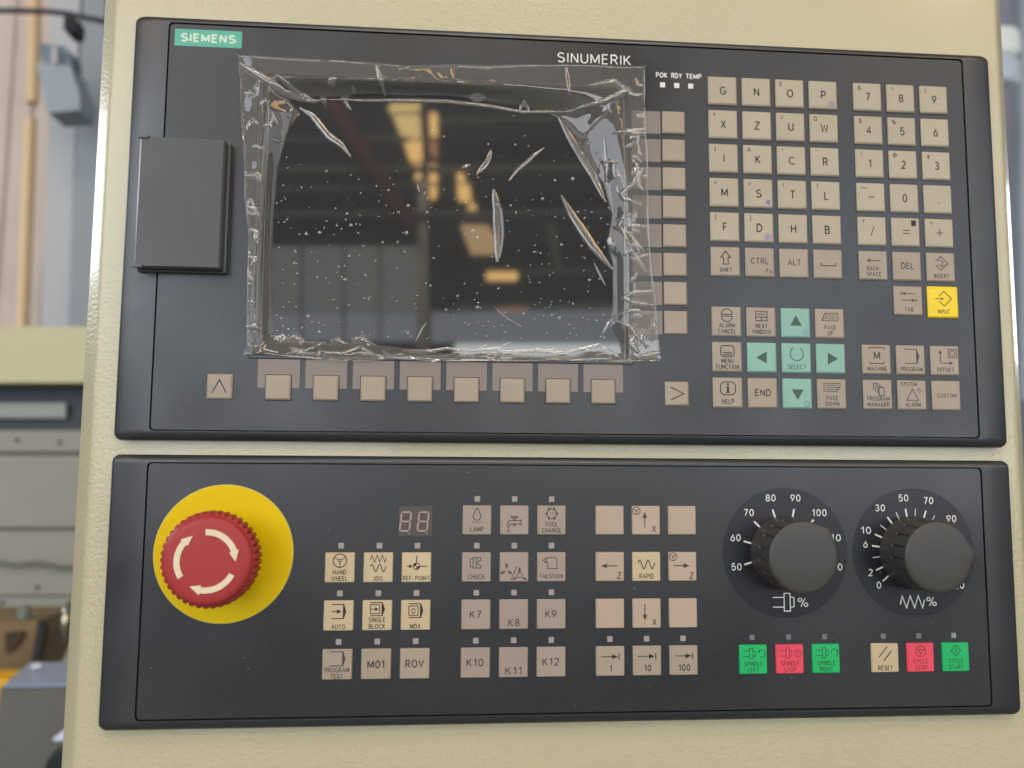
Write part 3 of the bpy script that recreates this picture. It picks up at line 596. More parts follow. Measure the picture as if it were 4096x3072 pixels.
# ---- function keys
def fkey(X, Y, m, label, k, im=None, s=KS): return key(up, X, Y, s, m, label, k, im)
k = Ink(.4); k.line([(0, 5.0), (2.3, 2.0), (1.15, 2.0), (1.15, -1.3), (-1.15, -1.3), (-1.15, 2.0), (-2.3, 2.0)], close=True); T(k, 'SHIFT', y=-4.0); fkey(cX[0], rY[5], M_keyF, 'tan key printed SHIFT under an outlined arrow', k)
k = Ink(); k.text('CTRL', -.2, .6, 3.0, xs=.85); k.text('F', 3.5, -4.0, 2.4); k.text('N', 5.1, -4.4, 1.9); fkey(cX[1], rY[5], M_keyF, 'tan key printed CTRL', k, M_inkg)
k = Ink(); k.text('ALT', 0, .4, 3.0, xs=.85); fkey(cX[2], rY[5], M_keyF, 'tan key printed ALT', k, M_inkg)
k = Ink(.45); k.line([(-3.5, .6), (-3.5, -.8), (3.5, -.8), (3.5, .6)]); fkey(cX[3], rY[5], M_keyF, 'tan key printed with a space bar mark', k, M_inkg)
k = Ink(.36); k.arrow(3.6, 2.3, -3.6, 2.3, 2.0, .95); T(k, 'BACK-', 'SPACE', y=-4.3); fkey(dX[0], rY[5], M_keyF, 'tan key printed BACK-SPACE', k, M_inkg)
k = Ink(); k.text('DEL', 0, .2, 3.2, xs=.85); fkey(dX[1], rY[5], M_keyF, 'tan key printed DEL', k, M_inkg)
def dia(k, cx, cy, r, gap=True): return k.line([(cx-r*.75, cy+r*.3), (cx, cy+r), (cx+r, cy), (cx, cy-r), (cx-r*.75, cy-r*.3)], .4)
k = Ink(.34); dia(k, -.2, 1.8, 3.4); k.line([(-1.6, 2.8), (-.5, 3.4), (.9, 2.6), (-.2, .4)]); k.line([(-1.4, 1.0), (.4, .2), (1.4, 1.0)]); T(k, 'INSERT', y=-4.4); fkey(dX[2], rY[5], M_keyF, 'tan key printed INSERT', k, M_inkg)
k = Ink(.34); k.arrow(3.7, 3.4, -3.5, 3.4, 2, .8); k.line([(-3.7, 2.4), (-3.7, 4.4)]); k.arrow(-3.7, .2, 3.5, .2, 2, .8); k.line([(3.7, -.8), (3.7, 1.2)]); T(k, 'TAB', y=-4.3); fkey(347.3, 121.4, M_keyF, 'tan key printed TAB with two arrows', k, M_inkg)
k = Ink(.36); dia(k, .4, 1.6, 3.6); k.arrow(-4, 1.6, .6, 1.6, 1.6, .6); T(k, 'INPUT', y=-4.6); fkey(364.6, 121.7, M_keyY, 'bright yellow key printed INPUT', k, mat('ink_olive', rgb(96, 80, 30), .5), s=15.2)
sY = [133.2, 149.85, 166.5]
k = Ink(.36); k.arc(0, 3.3, 2.6, 0, 180); k.line([(-2.8, 3.3), (2.8, 3.3)]); k.line([(-2.8, 2.5), (2.8, 2.5)]); k.arc(0, 2.5, 2.6, 180, 360); T(k, 'ALARM', 'CANCEL', y=-4.6); fkey(cX[0], sY[0], M_keyF, 'tan key printed ALARM CANCEL', k)
k = Ink(.34); ring_box(k, 0, 2.8, 5.4, 4.3, r=.1); k.line([(-2.7, 2.4), (2.7, 2.4)]); k.line([(0, 2.4), (0, .65)]); k.line([(-1.8, 3.7), (1.8, 3.7)]); T(k, 'NEXT', 'WINDOW', y=-4.6); fkey(cX[1], sY[0], M_keyF, 'tan key printed NEXT WINDOW', k)
def sun(k, cx, cy):
    k.arc(cx, cy, .9, w=.22, n=14)
    for a in range(0, 360, 45): k.line([(cx+1.2*math.cos(R(a)), cy+1.2*math.sin(R(a))), (cx+1.7*math.cos(R(a)), cy+1.7*math.sin(R(a)))], .2)
    return k
M_tri = mat('ink_tealgrey', rgb(58, 84, 78), .5); M_inkb = mat('ink_blue', rgb(80, 120, 160), .5)
def tri(a, cx=0, cy=0, r=3.4): return Ink().poly([(cx+r*(1.0 if i == 0 else .98)*math.cos(R(a+120*i)), cy+r*.98*math.sin(R(a+120*i))) for i in range(3)])
o = fkey(cX[2], sY[0], M_keyT, 'teal key with a dark triangle pointing up', tri(90, 0, .3), M_tri); k = sun(Ink(), 4.4, -4.4); link('legend', k.mesh('legend'), M_inkb, o, (0, 0, 1.14))
def page(k, s):
    if s > 0: k.line([(-3.9, 1.7), (-2.4, 4.9), (3.8, 4.9), (3.8, 1.3), (-3.9, 1.3), (-3.9, 2.2), (-1.9, 2.6), (-2.0, 4.7)], .32)
    else: k.line([(-3.9, 5.0), (3.9, 5.0), (3.9, 3.4), (2.2, 1.3), (-3.9, 1.3), (-3.9, 5.0)], .32); k.line([(3.8, 3.3), (2.1, 3.0), (2.2, 1.4)], .28)
    for i in range(3): k.line([(-1.4 if s > 0 else -3.0, 2.2+.95*i), (3.0 if s > 0 else 1.6+.5*i, 2.2+.95*i)], .26)
    return k
k = page(Ink(), 1); T(k, 'PAGE', 'UP', y=-4.6); fkey(cX[3], sY[0], M_keyF, 'tan key printed PAGE UP', k, M_inkg)
k = Ink(.4); ring_box(k, 0, 2.7, 6.4, 5.2, r=1.6); k.line([(-2.2, 2.0), (2.2, 2.0)]); k.line([(-2.2, 1.0), (2.2, 1.0)]); T(k, 'MENU', 'FUNCTION', y=-4.6); fkey(cX[0], sY[1], M_keyF, 'tan key printed MENU FUNCTION', k)
fkey(cX[1], sY[1], M_keyT, 'teal key with a dark triangle pointing left', tri(180, .5, 0), M_tri)
k = Ink(.42); k.arc(0, 2.0, 3.2, 120, 420); T(k, 'SELECT', y=-4.2, h=2.2); fkey(cX[2], sY[1], M_keyT, 'teal key printed SELECT', k, M_tri)
fkey(cX[3], sY[1], M_keyT, 'teal key with a dark triangle pointing right', tri(0, 0, 0), M_tri)
k = Ink(.4); ring_box(k, 0, 2.0, 7.2, 6.0, r=2.2); k.disc(0, 3.9, .55); k.poly([(-1.0, 2.9), (.5, 2.9), (.5, .3), (1.1, .3), (1.1, -.1), (-1.1, -.1), (-1.1, .3), (-.5, .3), (-.5, 2.4), (-1.0, 2.4)]); T(k, 'HELP', y=-4.1, h=2.3); fkey(cX[0], sY[2], M_keyF, 'tan key printed HELP', k)
k = Ink(); k.text('END', 0, .2, 3.2, xs=.95); fkey(cX[1], sY[2], M_keyF, 'tan key printed END', k)
o = fkey(cX[2], sY[2], M_keyT, 'teal key with a dark triangle pointing down', tri(270, 0, .3), M_tri); k = sun(Ink(), 4.4, -4.6); link('legend', k.mesh('legend'), M_inkb, o, (0, 0, 1.14))
k = page(Ink(), -1); T(k, 'PAGE', 'DOWN', y=-4.6); fkey(cX[3], sY[2], M_keyF, 'tan key printed PAGE DOWN', k, M_inkg)
k = Ink(.38); k.line([(-3.6, 4.6), (-3.6, 5.6), (3.6, 5.6), (3.6, 4.6)]); k.line([(-3.4, -1.0), (-3.4, -1.9), (3.4, -1.9), (3.4, -1.0)]); k.text('M', 0, 1.9, 3.8, xs=.9); T(k, 'MACHINE', y=-4.4); fkey(dX[0], sY[1], M_keyF, 'tan key printed MACHINE', k, M_inkg)
k = Ink(); brack(k, -3.2, 2.6, -1.6, 5.1); T(k, 'PROGRAM', y=-4.4); fkey(dX[1], sY[1], M_keyF, 'tan key printed PROGRAM', k, M_inkg)
k = Ink(.36); k.arrow(-2.4, -1.2, -2.4, 5.2, 2, .85); k.arrow(-2.4, -1.2, 4.0, -1.2, 2, .85); ring_box(k, 3.6, 3.4, 3.9, 3.9, r=.1); k.arc(3.6, 3.4, 1.2); T(k, 'OFFSET', y=-4.4); fkey(dX[2], sY[1], M_keyF, 'tan key printed OFFSET', k, M_inkg)
k = Ink(.34)
for i in range(3): k.line([(-2.2+i*1.1+x, 4.9-i*.8+y-1.4) for x, y in ((0, -1.4), (0, 1.8), (2.4, 1.8))])
k.line([(.5, 3.4), (2.9, 3.4), (2.9, -.4), (.5, -.4)], close=True); T(k, 'PROGRAM', 'MANAGER', y=-4.6); fkey(dX[0], sY[2], M_keyF, 'tan key printed PROGRAM MANAGER', k, M_inkg)
k = Ink(.36); k.line([(-2.9, -2.4), (2.9, -2.4), (0, 2.9)], close=True); k.arc(.6, 0, 3.0, 20, 60, .28); k.arc(.6, 0, 4.0, 20, 60, .28); k.text('SYSTEM', -1.7, 5.2, 2.0, xs=.72); T(k, 'ALARM', y=-4.5); fkey(dX[1], sY[2], M_keyF, 'tan key printed SYSTEM ALARM', k, M_inkg)
k = Ink(); k.text('CUSTOM', 0, 0, 2.0, xs=.84); fkey(dX[2], sY[2], M_keyF, 'tan key printed CUSTOM', k, M_inkg)

def dust(parent, x0, y0, x1, y1, n, z=.02):
    b = B()
    for i in range(n):
        x, y, r = random.uniform(x0, x1), random.uniform(y0, y1), random.uniform(.07, .2) if random.random() < .85 else random.uniform(.2, .34); a0 = random.uniform(0, 6)
        ell = random.uniform(.5, 1)
        pts = [(x+r*math.cos(a0+k*PI/3)*random.uniform(.7, 1.2), y+r*ell*math.sin(a0+k*PI/3), z) for k in range(6)]
        b.add(pts+[(x, y, z+r*.5)], [(k, (k+1) % 6, 6) for k in range(6)])
    o = bpart('dust', b, M_dust, parent); o['kind'] = 'stuff'; return o
M_dust = mat('dust_grey', rgb(150, 148, 142), .8)
dust(up, 3, -185, 377, -2, 120)

# =================================================================== LOWER PANEL
eX = [83.5, 100.15, 116.8]; fX = [143.2, 159.9, 176.6]; gX = [203.0, 219.6, 236.2]; hX = [268.1, 285.0, 301.9]; kX = [329.7, 346.55, 363.4]
tY = [224.9, 245.5, 266.05, 286.7]; MS = 12.85
def mk(X, Y, m, label, k=None, im=None): return key(lo, X, Y, MS, m, label, k, im, h=.9, bev=.35)
k = wheel(Ink(), 0, 3.0, 2.9); T(k, 'HAND', 'WHEEL', y=-4.7, h=2.0); mk(eX[0], tY[1], M_keyC, 'cream key printed HAND WHEEL', k)
k = Ink(); zig(k, 0, 3.8, 6.8, 3.0, .36); sine(k, 0, -.2, 6.8, 3.2, .36); T(k, 'JOG', y=-4.7, h=2.0); mk(eX[1], tY[1], M_keyC, 'cream key printed JOG', k)
k = Ink(.36); k.arc(0, .5, 1.4); k.disc(0, .5, 1.3, 90, 180, 6); k.disc(0, .5, 1.3, 270, 360, 6); k.line([(0, 1.9), (0, 5.2)]); k.line([(1.4, .5), (4.8, .5)]); k.arrow(-4.2, .5, -1.6, .5, 1.6, .9); k.text('REF. POINT', 0, -4.6, 1.9, wid=11.6); mk(eX[2], tY[1], M_keyC, 'cream key printed REF. POINT', k)
k = Ink(); brack(k, -3.0, 2.0, -1.2, 4.8); k.arrow(-3.0, 1.8, 1.4, 1.8, 2.1, .95, .34); T(k, 'AUTO', y=-4.7, h=2.0); mk(eX[0], tY[2], M_keyC, 'cream key printed AUTO', k)
k = Ink(); brack(k, -3.0, 2.0, -.1, 5.5); ring_box(k, -.95, 2.7, 4.0, 3.8, .32, .1); k.arrow(-2.8, 2.7, .8, 2.7, 1.8, .8, .3); T(k, 'SINGLE', 'BLOCK', y=-4.6, h=2.0); mk(eX[1], tY[2], M_keyC, 'cream key printed SINGLE BLOCK', k)
k = Ink(); brack(k, -3.0, 2.0, -1.0, 4.9); ring_box(k, -.95, 1.95, 4.0, 4.0, .34, .1); k.arc(-.95, 1.8, .75, ry=1.1, w=.3, n=12); T(k, 'MDA', y=-4.7, h=2.0); mk(eX[2], tY[2], M_keyC, 'cream key printed MDA', k)
k = Ink(); brack(k, -3.2, 2.2, -.5, 5.4); T(k, 'PROGRAM', 'TEST', y=-5.0, h=2.0); mk(eX[0], tY[3], M_keyF, 'tan key printed PROGRAM TEST', k, M_inkg)
k = Ink(); k.text('M01', 0, -.1, 3.35, wid=7.4); mk(eX[1], tY[3], M_keyF, 'tan key printed M01', k)
k = Ink(); k.text('ROV', 0, 0, 3.35, wid=8.0); mk(eX[2], tY[3], M_keyF, 'tan key printed ROV', k)
k = Ink(.34); k.line([(-.8, 4.9), (-.8, 3.9), (-1.6, 2.4), (-1.7, 1.2), (-1.0, .2), (0, -.1), (1.0, .2), (1.7, 1.2), (1.6, 2.4), (.8, 3.9), (.8, 4.9)]); k.poly([(-.9, 4.7), (.9, 4.7), (.4, 5.3), (-.4, 5.3)])
for x in (-2, -1, 0, 1, 2): k.line([(x*.9, -.5-.1*(2-abs(x))), (x*1.05, -1.1-.1*(2-abs(x)))], .24)
T(k, 'LAMP', y=-4.0, h=2.1); mk(fX[0], tY[0], M_keyP, 'rose-grey key printed LAMP', k, M_inkg)
k = Ink(.34); k.line([(-3.2, -3.0), (-3.2, -1.4), (-2.2, -.2), (2.8, -.2)]); k.line([(-2.2, -3.0), (-2.2, -1.9), (-1.6, -1.7), (2.8, -1.7)]); k.line([(-3.2, -3.0), (-2.2, -3.0)]); k.line([(3.0, -2.6), (3.0, .4)]); k.line([(-1.4, 1.7), (1.4, 1.7), (1.4, 1.1), (-1.4, 1.1)], close=True); k.line([(-.4, 1.1), (-.4, -.2)]); k.line([(.4, 1.1), (.4, -.2)]); k.arc(0, -2.0, .5, n=10); k.poly([(-2.7, -3.6), (-2.2, -4.7), (-2.7, -5.3), (-3.2, -4.7)]); mk(fX[1], tY[0], M_keyP, 'rose-grey key printed with a dripping tap', k, M_inkg)
k = Ink(.34); hexp = [(2.3*math.cos(R(a)), 2.9+2.3*math.sin(R(a))) for a in range(30, 390, 60)]; k.line(hexp, close=True)
for a in range(0, 360, 60): k.line([(2.1*math.cos(R(a)), 2.9+2.1*math.sin(R(a))), (3.0*math.cos(R(a)), 2.9+3.0*math.sin(R(a)))], .7)
for a in range(0, 360, 60): k.disc(.7*math.cos(R(a)), 2.9+.7*math.sin(R(a)), .17, n=6)
T(k, 'TOOL', 'CHANGE', y=-4.5, h=2.0); mk(fX[2], tY[0], M_keyP, 'rose-grey key printed TOOL CHANGE', k, M_inkg)
k = Ink(.32); k.line([(-2.8, .2), (-1.5, .2), (-1.5, 3.6), (-2.8, 3.6)], close=True); k.line([(-1.5, -.4), (-.1, -.4), (-.1, 4.2), (-1.5, 4.2)], close=True); k.line([(-.1, 4.2), (1.9, 4.2), (1.9, 3.2), (.5, 2.4), (.5, 1.4), (1.9, .6), (1.9, -.4), (-.1, -.4)]); T(k, 'CHUCK', y=-4.1, h=2.1); mk(fX[0], tY[1], M_keyP, 'rose-grey key printed CHUCK', k, M_inkg)
k = Ink(.3); k.line([(-1.4, -5.8), (1.3, .6)])
def fat(k, x, y, a, s=1.0):
    d = Vector((math.cos(R(a)), math.sin(R(a)))); q = Vector((-d.y, d.x)); c = Vector((x, y))
    return k.poly([tuple(c+d*s*u+q*s*v_) for u, v_ in ((1.2, 0), (.1, .85), (.1, .35), (-1.1, .35), (-1.1, -.35), (.1, -.35), (.1, -.85))])
fat(k, -3.4, .6, 90); fat(k, -5.0, -2.4, 210); fat(k, -1.9, -2.3, 330); k.arc(2.5, -3.6, 1.15); fat(k, 2.5, -1.3, 270); fat(k, .2, -5.0, 30, .9); fat(k, 4.7, -5.0, 150, .9); mk(fX[1], tY[1], M_keyP, 'rose-grey key printed with clamping arrows either side of a slash', k, M_inkg)
k = Ink(.32); k.line([(-2.6, 3.5), (-.9, 4.2), (1.4, 4.2), (2.4, 3.4), (2.4, -.6)]); k.line([(-2.0, -.7), (3.0, -.7)]); k.line([(-3.8, 2.9), (-2.4, 3.7), (-2.4, 2.0)], close=True); k.line([(-2.4, 2.2), (-1.6, 1.4), (-1.6, -.6)]); k.text('TAILSTOCK', 0, -4.0, 2.0, wid=10.6); mk(fX[2], tY[1], M_keyP, 'rose-grey key printed TAILSTOCK', k, M_inkg)
for i, nme in enumerate(('K7', 'K8', 'K9', 'K10', 'K11', 'K12')):
    k = Ink(); dx, dy = ((0, 0), (.3, -3.6), (0, 0))[i % 3]; k.text(nme, dx-.2, dy+.1, 3.3, wid=5.0 if i < 3 else 7.4); mk(fX[i % 3], tY[2+i//3], M_keyP, 'rose-grey key printed '+nme, k, M_inkg)
M_keyW = mat('key_pale_rose', rgb(177, 158, 140), .42, vary=(60, .02))
mk(gX[0], tY[0], M_keyW, 'blank pale key in the upper left of the jog keys'); mk(gX[2], tY[0], M_keyW, 'blank pale key in the upper right of the jog keys'); mk(gX[0], tY[2], M_keyW, 'blank pale key in the lower left of the jog keys'); mk(gX[2], tY[2], M_keyW, 'blank pale key in the lower right of the jog keys')
k = Ink(.4); k.arrow(-.6, -3.2, -.6, 3.8, 2.7, 1.1); wheel(k, -4.4, 4.3, 1.7, .3); k.text('X', 3.6, -3.8, 3.0, xs=.9); mk(gX[1], tY[0], M_keyW, 'pale jog key with an up arrow and X', k, M_inkg)
k = Ink(.4); k.arrow(3.6, .4, -4.2, .4, 2.8, 1.1); k.text('Z', 4.2, -3.9, 3.0, xs=.9); mk(gX[0], tY[1], M_keyW, 'pale jog key with a left arrow and Z', k, M_inkg)
k = Ink(.4); sine(k, 0, 1.0, 7.6, 3.8, .42); T(k, 'RAPID', y=-4.2, h=2.1); mk(gX[1], tY[1], M_keyC, 'cream key printed RAPID', k)
k = Ink(.4); k.arrow(-4.4, .4, 3.2, .4, 2.8, 1.1); wheel(k, -4.4, 4.4, 1.7, .3); k.text('Z', 4.0, -4.0, 3.0, xs=.9); mk(gX[2], tY[1], M_keyW, 'pale jog key with a right arrow and Z', k, M_inkg)
k = Ink(.4); k.arrow(-.9, 4.2, -.9, -3.2, 2.7, 1.1); k.text('X', 3.4, -3.8, 3.0, xs=.9); mk(gX[1], tY[2], M_keyW, 'pale jog key with a down arrow and X', k, M_inkg)
for i, s_ in enumerate(('1', '10', '100')):
    k = Ink(.32); k.arrow(-4.2, 2.0, 3.4, 2.0, 2.6, 1.05); k.line([(3.9, .7), (3.9, 3.4)], .42); k.text(s_, .2, -3.1, 2.9, xs=.85); mk(gX[i], tY[3], M_keyF, 'tan step key printed '+s_, k)
for i, (nm, m_, im_) in enumerate((('LEFT', M_keyG, M_inkG), ('STOP', M_keyR, M_inkR), ('RIGHT', M_keyG, M_inkG))):
    k = Ink(.3); spindle(k, -1.6, 2.6, .95, .3)
    if i == 1: k.arc(3.7, 2.6, 1.6); k.line([(2.9, 3.2), (4.5, 3.2), (3.7, 1.8)], .28, close=True)
    else:
        k.arc(3.9, 2.6, 1.6, *((140, -120) if i == 0 else (-60, 200))); x_, y_ = (2.7, 3.7) if i == 0 else (5.2, 3.4); k.poly([(x_-.7, y_-.2), (x_+.5, y_+.6), (x_+.4, y_-.7)])
    T(k, 'SPINDLE', nm, y=-4.6, h=2.0); mk(hX[i], tY[3], m_, ('green' if i != 1 else 'red')+' key printed SPINDLE '+nm, k, im_)
k = Ink(.42); k.line([(-3.0, .4), (1.0, 5.0)]); k.line([(-.9, -1.5), (3.0, 3.2)]); T(k, 'RESET', y=-4.4, h=2.1); mk(kX[0], tY[3], M_keyC, 'cream key printed RESET', k)
k = Ink(.4); k.arc(0, 2.8, 2.3); k.line([(-1.3, 3.6), (1.3, 3.6), (0, 1.5)], .4, close=True); T(k, 'CYCLE', 'STOP', y=-4.4, h=2.0); mk(kX[1], tY[3], M_keyR, 'red key printed CYCLE STOP', k, M_inkR)
k = Ink(.36); k.line([(0, .5), (2.3, 2.9), (0, 5.3), (-2.3, 2.9)], close=True); k.line([(0, 1.8), (0, 4.0)]); T(k, 'CYCLE', 'START', y=-4.4, h=2.0); mk(kX[2], tY[3], M_keyG, 'green key printed CYCLE START', k, M_inkG)
for x in eX:
    for y in tY[1:]: led(lo, x+.25, y-9.35, 2.45, M_led)
for x in fX:
    for y in tY: led(lo, x+.1, y-9.3, 2.45, M_led)
for x in gX: led(lo, x, tY[3]-9.4, 2.45, M_led)
for x in hX+kX[:2]: led(lo, x-.1, tY[3]-9.5, 2.3, M_ledd)
led(lo, kX[2]-.1, tY[3]-9.5, 2.3, mat('led_window_pale', rgb(136, 148, 138), .35))
# two-digit display
b = B(); b.add(*loft([rr3(108.6, -231.9, 123.3, -218.9, .3, 0, 2), rr3(108.6, -231.9, 123.3, -218.9, .3, .05, 2)]))
dsp = bpart('digit_display', b, M_segw, lo, 'dark two-digit display reading unlit 8.8.')
def seg(cx, cy, hor, L_, W_=.72):
    h = L_/2; q = W_/2; pts = [(-h, 0), (-h+q, q), (h-q, q), (h, 0), (h-q, -q), (-h+q, -q)]
    if not hor: pts = [(y, x) for x, y in pts]
    return [((x+cx)+(y+cy)*.10, y+cy) for x, y in pts]
for cx in (111.6, 119.35):
    for (x, y, hor, L_) in ((0, 4.1, 1, 3.9), (0, 0, 1, 3.9), (0, -4.1, 1, 3.9), (-2.1, 2.05, 0, 3.8), (2.1, 2.05, 0, 3.8), (-2.1, -2.05, 0, 3.8), (2.1, -2.05, 0, 3.8)):
        k = Ink(); k.poly(seg(x, y, hor, L_)); link('segment', k.mesh('segment'), M_seg, dsp, (cx, -225.6, .07))
    k = Ink(); k.disc(1.7, -5.2, .5, n=12); link('segment', k.mesh('segment'), M_ledd, dsp, (cx, -225.6, .07))

dust(lo, 3, -307, 377, -203, 110)
# emergency stop -------------------------------------------------------------------
ex, ey = 33.75, -239.45
es = link('emergency_stop', mesh('yellow_disc', *lathe([(29.6, 0), (29.6, .5), (29.35, .8), (15, .8), (15, .4)], 96), auto=30), M_yel, lo, (ex, ey, 0), 'red mushroom stop button with turning arrows on a yellow disc')
b = B(); b.add(*lathe([(29.75, .1), (29.75, .55), (29.55, .7), (29.3, .7)], 96)); b.F = [f for f in b.F if len(f) == 4]; link('rim', b.mesh('rim', smooth=True), mat('rim_pale', rgb(190, 180, 110), .4), es)
link('collar', mesh('collar', *lathe([(14.2, .5), (14.2, 3), (12.5, 3.2), (12.5, 16)], 48), auto=30), M_blk, es)
NR = 41
def scal(a, r, h):
    if 13.4 < h < 21.8 and r > 17: return r - 1.25*abs(math.cos(a*NR/2))**6
    return r
capm = mesh('button_cap', *lathe([(12.4, 13), (17.6, 13.2), (19.1, 13.6), (19.6, 14.6), (19.65, 20.6), (19.3, 21.6), (18.4, 22.2), (18.0, 22.5), (17.8, 23.4), (17.2, 24.3), (16.2, 24.8), (14.5, 25.0), (8, 25.1), (.3, 25.12)], NR*12, scal), auto=50)
cap = link('button_cap', capm, M_red, es, (0, 0, 0))
for j in range(3):
    a0 = 93-120*j; out = []; inn = []
    for i in range(13):
        a = R(a0-72*i/12); out.append((12.75*math.cos(a), 12.75*math.sin(a))); inn.append((10.35*math.cos(a), 10.35*math.sin(a)))
    def pl(r, a): return (r*math.cos(R(a)), r*math.sin(R(a)))
    poly = out+[pl(13.5, a0-73), pl(11.6, a0-94), pl(9.6, a0-73)]+inn[::-1]
    V, F = loft([[(x, y, 24.8) for x, y in poly], [(x, y, 25.4) for x, y in poly]]); me = mesh('arrow', V, F)
    link('arrow', me, M_arrow, es)

# dials and knobs ------------------------------------------------------------------
def dial(cx, nums, ticks, sym, nub, lab):
    cy = -239.4
    d = link('dial', mesh('dial_disc', *lathe([(29.4, 0), (29.4, .035)], 96)), M_dial, lo, (cx, cy, 0), lab)
    k = Ink()
    for t_, x, y in nums: heavy(k, t_, x, y, 3.2, (4.7 if len(t_) == 2 else 2.1 if len(t_) == 1 else 6.9), .03)
    for a, r1, w_ in ticks: k.line([(16.0*math.cos(R(a)), 16.0*math.sin(R(a))), (r1*math.cos(R(a)), r1*math.sin(R(a)))], w_)
    sym(k); heavy(k, '%', 7.6, -22.4, 4.2, 5.0, -.01)
    link('scale', k.mesh('scale'), M_white, d, (0, 0, .05))
    def g(a, r, h):
        if h > 18.7 or h < 1: return r
        q = (math.degrees(a)-nub) % 20; q = min(q, 20-q)
        return r-(.75 if (q < 1.9 and h > 8.5) else 0)
    link('knob', mesh('knob', *lathe([(16.6, .1), (16.6, 2.0), (16.3, 3.0), (16.1, 8.4), (16.1, 8.6), (15.8, 17.4), (15.4, 18.5)], 180, g), auto=35), M_knob, d, (0, 0, 0))
    pts = []
    n = 90
    rc, rn = 15.6, 17.4; be = math.degrees(math.acos(rc/rn))
    for i in range(n):
        a = 360*i/n; dlt = (a-nub+180) % 360-180; r = rc
        if abs(dlt) < be: r = rc/math.cos(R(be-abs(dlt)))
        pts.append((r, a))
    def ring(s, h): return [((r-s)*math.cos(R(a)), (r-s)*math.sin(R(a)), h) for r, a in pts]
    V, F = loft([ring(.35, 18.0), ring(0, 18.2), ring(0, 18.7), ring(.5, 19.2), ring(2, 19.45), ring(9, 19.6)]); link('knob_cap', mesh('knob_cap', V, F, auto=60), M_knob, d, (0, 0, 0))
    k = Ink(); k.poly([(15.4, -1.0)]*0 or [(0, 0), (0, 0), (0, 0)]) if False else None
    return d
tk1 = [(a, 20.2, .7) for a in (195.5, 165.5, 136, 106.2, 77, 47.3, 17.6, -12)]
nm1 = [('50', -23.1, -6.4), ('60', -23.3, 6.7), ('70', -16.9, 18.0), ('80', -6.5, 24.7), ('90', 5.3, 24.7), ('100', 16.5, 18.0), ('110', 22.9, 6.6), ('120', 23.2, -6.6)]
dial(284.5, nm1, tk1, lambda k: spindle(k, -.9, -22.3, 1.65, .42), 47, 'left dial with black knob on a scale from 50 to 120 percent')
tk2 = [(a, 20.2, .65) for a in (220.5, 203.8, 171.5, 156, 127, 99.3, 70.7, 43, -41)]+[(a, 20.0, .3) for a in (187, 141.5, 113.3, 85.5, 57, 29, 15, 1, -13, -27)]
nm2 = [('0', -17.3, -14.9), ('2', -21.1, -9.2), ('6', -23.1, 3.7), ('10', -22.6, 10.0), ('30', -15.5, 20.3), ('50', -4.0, 24.9), ('70', 8.1, 23.7), ('90', 18.9, 15.4), ('120', 20.3, -15.1)]
dial(345.65, nm2, tk2, lambda k: zig(k, -1.6, -22.5, 11.6, 5.4, .5), 4, 'right dial with black knob on a scale from 0 to 120 percent')

# =================================================================== PROTECTIVE FILM
import numpy as np
def r8p(x, y, z=0.0):
    X, Y = bp(*r8(x, y), z); return X, Y
fx0, fx1, fy0, fy1 = 31.0, 228.0, 9.0, 154.5
NX, NY = 640, 470
gx = np.linspace(0, 1, NX); gy = np.linspace(0, 1, NY)
# outline of the sheet (panel X,Y): top, bottom, left, right edges as curves
def curve(pts, t): return np.interp(t, [p[0] for p in pts], [p[1] for p in pts])
topp = [r8p(*p) for p in ((18, 32), (400, 52), (700, 68), (870, 85), (1100, 80), (1300, 85), (1700, 78), (2106, 88))]
botp = [r8p(*p) for p in ((42, 1570), (150, 1566), (300, 1580), (450, 1595), (560, 1602), (700, 1602), (820, 1585), (980, 1602), (1150, 1602), (1300, 1600), (1450, 1602), (1640, 1596), (1740, 1600), (2000, 1604), (2188, 1600))]
lefp = [r8p(*p) for p in ((18, 32), (30, 150), (30, 260), (38, 400), (52, 600), (52, 760), (72, 930), (68, 1150), (64, 1400), (66, 1520), (42, 1570))]
rigp = [r8p(*p) for p in ((2106, 88), (2106, 300), (2112, 430), (2122, 600), (2122, 850), (2130, 1000), (2142, 1150), (2158, 1260), (2170, 1450), (2188, 1600))]
def par(pts, n):
    p = np.array(pts); s = np.r_[0, np.cumsum(np.hypot(*np.diff(p, axis=0).T))]; s /= s[-1]; t = np.linspace(0, 1, n)
    return np.stack([np.interp(t, s, p[:, 0]), np.interp(t, s, p[:, 1])], 1)
Tp, Bp, Lp, Rp = par(topp, NX), par(botp, NX), par(lefp, NY), par(rigp, NY)
u = gx[None, :, None]; v = gy[:, None, None]
G = (1-v)*Tp[None]+v*Bp[None]+(1-u)*Lp[:, None]+u*Rp[:, None]-((1-u)*(1-v)*Tp[0]+u*(1-v)*Tp[-1]+(1-u)*v*Bp[0]+u*v*Bp[-1])
Xg, Yg = G[..., 0], G[..., 1]
rng = np.random.default_rng(3)
def vnoise(X, Y, sx, sy, seed):
    r = np.random.default_rng(seed); T_ = r.random((96, 96))
    a = X/sx; b_ = Y/sy; i = np.floor(a).astype(int); j = np.floor(b_).astype(int); fa = a-i; fb = b_-j
    fa = fa*fa*(3-2*fa); fb = fb*fb*(3-2*fb); q = lambda ii, jj: T_[ii % 96, jj % 96]
    return (q(i, j)*(1-fa)+q(i+1, j)*fa)*(1-fb)+(q(i, j+1)*(1-fa)+q(i+1, j+1)*fa)*fb-.5
